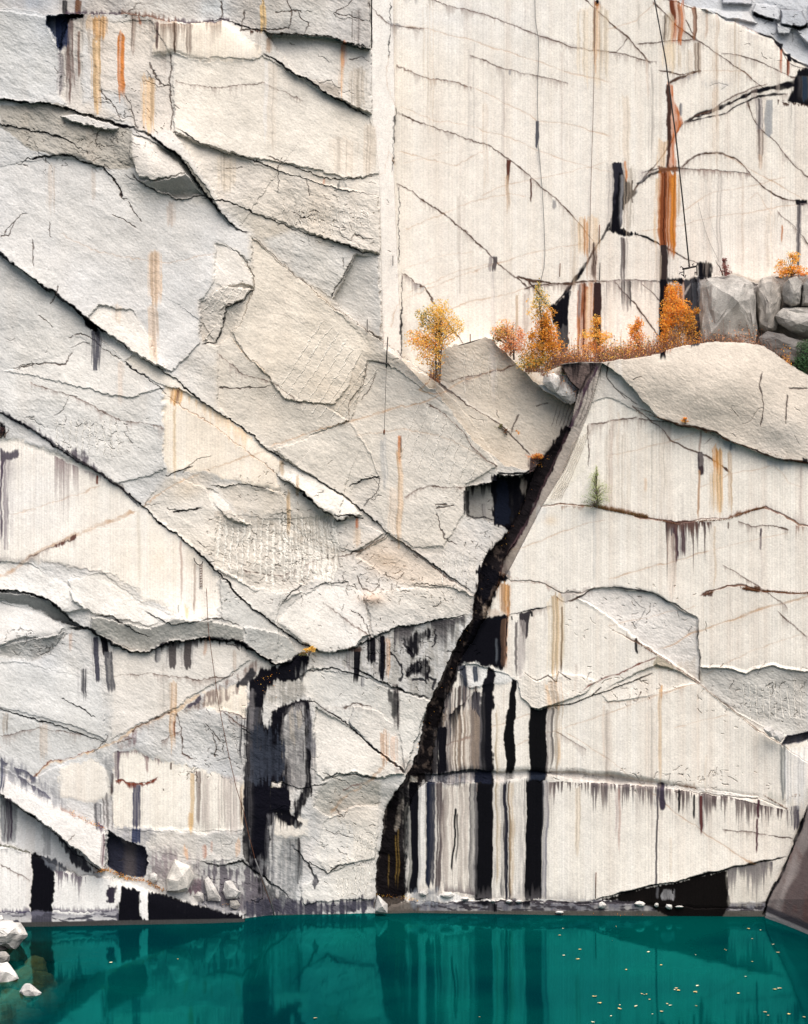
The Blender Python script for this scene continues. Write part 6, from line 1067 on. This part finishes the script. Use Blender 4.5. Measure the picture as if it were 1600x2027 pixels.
scatter('undergrowth', [('1090,722 1130,716 1190,715 1240,709 1310,697', -2.4, 3400, ORA + PINK + BRN), ('1190,716 1230,711 1290,702', -2.2, 900, YEL + GRN + PINK), ('1040,735 1080,735 1110,722 1150,718', -2.2, 900, BRN + AMB), ('1390,683 1450,680 1500,684', -2.0, 420, PINK + BRN), ('1300,698 1390,684', -2.0, 900, BRN + ORA), ('1500,690 1560,722', -1.8, 200, BRN), ('1548,722 1565,728', -1.2, 120, ORA), ('850,745 872,758', -1.6, 260, BRN + ORA), ('1070,742 1090,745 1140,785', -1.6, 160, ORA + BRN + GRN)], .05, 'autumn undergrowth of orange and brown brush along the ledge', 5, (17, .35))
scatter('leaf_litter', [('192,1728 212,1722 250,1740 290,1745 325,1765', None, 620, ORA + BRN + AMB + BRN), ('140,1610 170,1624 205,1640', None, 90, BRN + ORA), ('225,1738 262,1738', None, 60, [(.10, .13, .04)]), ('745,1772 800,1780 826,1783', None, 90, ORA + YEL + BRN), ('1070,935 1040,1000 1000,1070 960,1150 930,1240 900,1310 860,1400 820,1500', None, 50, ORA + BRN), ('530,1380 510,1350 545,1335 575,1325', None, 22, ORA), ('555,1385 530,1340', None, 8, PINK), ('440,1790 470,1795', None, 14, ORA), ('1000,1790 1100,1806 1200,1812 1300,1812', None, 16, ORA + BRN), ('1050,915 1075,925 1090,900', None, 40, ORA + BRN), ('1140,1180 1150,1175', None, 3, BRN), ('1548,1590 1600,1560', None, 20, BRN)], .035, 'fallen orange leaves lying on ledges and in the gully', 6)
def grass(name, zones, label, seed):
    rr = random.Random(seed); vs_, fs, cs = [], [], []
    for (poly, n, pal, ht) in zones:
        P_ = PT(poly)
        for q in range(n):
            i = rr.randrange(len(P_) - 1); t = rr.random(); x = P_[i][0] + (P_[i + 1][0] - P_[i][0]) * t; y = P_[i][1] + (P_[i + 1][1] - P_[i][1]) * t; b = Vector(wp(x, y + rr.uniform(0, 2), hat(x, y, 2) + rr.uniform(.0, .05)))
            e = b + Vector((rr.gauss(0, .08), -rr.uniform(0, .08), rr.uniform(.3, 1) * ht)); k = len(vs_); vs_ += [b - Vector((.012, 0, 0)), b + Vector((.012, 0, 0)), e]; fs.append((k, k + 1, k + 2, k + 2)); cs += [rr.choice(pal)] * 3
    fs = [(a, b, c) for (a, b, c, d) in fs]; o = mesh_obj(name, vs_, fs, M_LEAF, None, False, np.array(cs, np.float32)); tag(o, label, kind='stuff')
grass('dry_grass', [('1175,1002 1200,1008 1250,1018 1282,1024', 900, BRN + [(.30, .22, .09)], .28), ('1300,1028 1345,1038', 120, BRN, .14), ('1380,1032 1440,1028 1490,1010 1512,1005', 380, BRN + [(.30, .16, .07)], .16), ('1470,1165 1500,1170 1600,1175', 420, BRN + [(.26, .11, .05)], .16), ('1395,1177 1412,1172', 60, BRN, .15), ('1260,815 1310,828 1380,848 1450,875 1500,890 1600,918', 260, BRN, .10), ('1512,1574 1560,1602', 120, BRN, .12), ('1340,1553 1378,1560', 70, BRN, .12), ('0,1672 60,1688', 120, [(.08, .09, .03), (.05, .06, .03)], .12), ('232,1470 262,1460', 60, BRN, .12), ('1255,1268 1300,1296', 90, BRN, .13), ('130,890 165,915 200,938 235,962 275,995', 260, [(.05, .04, .05), (.09, .06, .07)], .16)], 'dry brown grass fringing the ledges of the drilled face', 9)

# ------------------------------------------------------------ cables, ladder, rods
def line(name, pts, r, mat, label, cat, off=.12, h=None, parent=None, n=5):
    P3 = [Vector(wp(x, y, (hat(x, y, 5) + off) if h is None else h)) for x, y in PT(pts)]; c = P3[0].copy(); bm = bmesh.new(); add_tube(bm, [p - c for p in P3], r, n)
    o = bm_obj(name, bm, mat, parent, True); o.location = c
    if label: tag(o, label, cat)
    return o
c0 = Vector(wp(1365, 530, -4.2)); rt = empty('derrick_cable', c0); tag(rt, 'thick dark cable slanting down the wall to a crossbar with hooks', 'cable')
def loc(x, y, h=-4.2): return Vector(wp(x, y, h)) - c0
bm = bmesh.new(); add_tube(bm, [loc(1286, -60, -4.9), loc(1296, 0, -4.8), loc(1318, 120), loc(1338, 270), loc(1352, 400), loc(1365, 530)], [.042] * 3 + [.045] * 3, 8); bm_obj('cable', bm, M_BLACK, rt, True)
bm = bmesh.new(); add_tube(bm, [loc(1351, 533), loc(1365, 530), loc(1379, 527)], .06, 8); bm_obj('crossbar', bm, M_BLACK, rt, True)
for pts in (((1354, 530), (1354, 548)), ((1354, 532), (1348, 527), (1347, 530)), ((1354, 538), (1346, 540), (1345, 543)), ((1354, 546), (1349, 543)), ((1355, 548), (1356, 550), (1358, 544)), ((1379, 528), (1380, 545)), ((1373, 528), (1371, 523), (1374, 522)), ((1380, 538), (1375, 540)), ((1365, 530), (1363, 525)), ((1379, 527), (1381, 521))):
    bm = bmesh.new(); add_tube(bm, [loc(*p) for p in pts], .032, 5); bm_obj('hook', bm, M_BLACK, rt, True)
line('air_hose', '1058,-60 1059,0 1060,40 1066,75 1067,110 1065,150 1064,200 1065,240 1065,280 1069,320 1074,380 1077,440 1079,500 1077,530 1071,555', .018, M_CABLE, 'thin grey hose hanging down the pale sawn wall', 'hose')
line('guy_wire', '1177,-60 1177,100 1175,200 1172,300 1169,400 1167,500', .016, M_RUST, 'thin brown wire hanging through the small rust stain at the top of the wall', 'wire')
line('guy_wire', '1382,400 1388,425 1396,455 1405,480 1415,500 1424,518', .010, M_CABLE, 'hair-thin wire sagging towards the russet bush on the boulder', 'wire')
line('thin_cable', '409,1165 411,1215 413,1250 424,1330 434,1400 452,1490 468,1560 482,1605 492,1650 505,1700 520,1745 540,1800 544,1812', .020, M_RUST, 'long thin rusty cable hanging from the ladder anchor down to the water', 'cable', .25)
line('mooring_cable', '505,1700 522,1745 534,1775 543,1812', .045, M_CABLE, 'short grey cable end slanting into the water beside the rubble', 'cable', .45)
c1 = Vector(wp(397, 1112, hat(397, 1112) + .15)); rt = empty('chain_ladder', c1); tag(rt, 'rusty chain ladder hanging from a hook at the tip of the pale sawn panel', 'ladder')
hh_ = hat(397, 1112) + .15
def lc(x, y): return Vector(wp(x, y, hh_)) - c1
bm = bmesh.new(); add_tube(bm, [lc(384, 1104), lc(386, 1111), lc(391, 1117), lc(396, 1119), lc(400, 1116), lc(402, 1111)], .028, 6); bm_obj('hook', bm, M_BLACK, rt, True)
for sx in (-1, 1):
    bm = bmesh.new(); add_tube(bm, [lc(398 + sx * 2.2 + (k % 2) * .5, 1116 + k * 5) for k in range(11)], .012, 4); bm_obj('chain', bm, M_RUST, rt, True)
for k in range(9):
    bm = bmesh.new(); add_tube(bm, [lc(395.5, 1121 + k * 5), lc(400.8, 1120 + k * 5)], .022, 5); bm_obj('rung', bm, M_RUST, rt, True)
c2 = Vector(wp(765, 715, hat(765, 760, 10) + .2)); rt = empty('plumb_line', c2); tag(rt, 'dark line with an iron weight hanging from a steel pin on the slab', 'plumb line'); hp = hat(765, 700, 14) + .2
def lp(x, y): return Vector(wp(x, y, hp)) - c2
bm = bmesh.new(); add_tube(bm, [lp(768, 667), lp(766, 700), lp(765, 728)], [.032, .036, .045], 6); bm_obj('pin', bm, M_BLACK, rt, True)
bm = bmesh.new(); add_tube(bm, [lp(765, 726), lp(763, 790), lp(761, 852)], .016, 5); bm_obj('line', bm, M_BLACK, rt, True)
bm = bmesh.new(); add_tube(bm, [lp(761, 850), lp(761, 853), lp(760.5, 857), lp(760.5, 861)], [.02, .06, .06, .02], 8); bm_obj('weight', bm, M_RUST, rt, True)
bm = bmesh.new(); add_tube(bm, [lp(740, 716), lp(755, 718), lp(768, 720), lp(775, 727)], [.01, .05, .06, .015], 6); bm_obj('bracket', bm, M_BLACK, rt, True)
for pts, m_, lb in (('727,632 727,658', M_BLACK, 'short dark steel pin sticking up from the big slab edge'), ('778,506 778,526', M_BLACK, 'small dark pin at the foot of the bright corner of the sawn wall'), ('1109,521 1108,548', M_RUST, 'rusty pin left of the rust-striped bay'), ('1187,445 1186,482', M_RUST, 'rusty pin standing above the black diagonal crack'), ('1188,520 1187,555', M_BLACK, 'dark pin just above the rust-striped bay'), ('1180,1727 1179,1779', M_RUST, 'tall rusty drill rod standing on the waterline sill'), ('794,862 794,896', M_RUST, 'rusty rod at the top of an orange streak on the left slab'), ('1336,650 1335,690', M_PALEBARK, '')):
    if lb: line('steel_pin', pts, .028, m_, lb, 'pin')
c3 = Vector(wp(931, 678, -2.2)); rt = empty('anchor_plate', c3); tag(rt, 'dark iron anchor plate with upright pin on top of the split block', 'anchor')
def la(x, y): return Vector(wp(x, y, -2.2)) - c3
bm = bmesh.new(); add_tube(bm, [la(908, 684), la(930, 678), la(952, 671)], [.02, .045, .015], 5); bm_obj('plate', bm, M_BLACK, rt, True)
bm = bmesh.new(); add_tube(bm, [la(931, 661), la(931, 678)], .03, 5); bm_obj('pin', bm, M_RUST, rt, True)

# ------------------------------------------------------------ leaves afloat
FL_ = [(1220, 1835), (1212, 1862), (1284, 1885), (1309, 1911), (1339, 1957), (1336, 1960), (1343, 1961), (1271, 1968), (1276, 1970), (1280, 1969), (1286, 1979), (1227, 1990), (1226, 1997), (1229, 1998), (1259, 1992), (1257, 1994), (1321, 1988), (1327, 1991), (1376, 1964), (1379, 1965), (1381, 1952), (1379, 1992), (1310, 2003), (1292, 2008), (1435, 1880), (1438, 1882), (1477, 1934), (1462, 1967), (1545, 1957), (1541, 1957), (1534, 1959), (1515, 2004), (1506, 1842), (1482, 1839), (1489, 1859), (1531, 1870), (1562, 2008), (1592, 2014), (1377, 1891), (1489, 1904), (1521, 2011), (1116, 1892), (1148, 1880), (1108, 1852), (1115, 1839), (1176, 1973), (1179, 1973), (1185, 1986), (1188, 1986), (949, 2014), (1174, 2024), (1144, 1899), (1540, 1886), (220, 1906), (352, 1899), (624, 2016), (1210, 2012), (1240, 1920)]
ml = [simple_mat('floating_leaf_%s' % a, c, .6) for a, c in (('gold', (.80, .56, .20)), ('tan', (.58, .42, .22)), ('pale', (.82, .74, .50)))]
rr = random.Random(4)
for i, (x, y) in enumerate(FL_):
    h_ = wsurf(x, y); s_ = rr.uniform(.035, .10) * (1.0 if y > 1880 else .8); bm = bmesh.new(); n = 7
    rim = [bm.verts.new((s_ * math.cos(t) * (1.25 if k % 2 == 0 else .8), s_ * .8 * math.sin(t), .02 + .02 * rr.random())) for k, t in enumerate([6.283 * q / n for q in range(n)])]; c_ = bm.verts.new((0, 0, .006))
    for k in range(n): bm.faces.new((c_, rim[k], rim[(k + 1) % n]))
    o = bm_obj('floating_leaf', bm, ml[i % 3], None, False); q = wp(x, y, h_); o.location = (q[0], q[1], .004); o.rotation_euler = (0, 0, rr.uniform(0, 6.28)); tag(o, 'small yellow autumn leaf floating on the green water', 'leaf', 'leaves floating on the water')
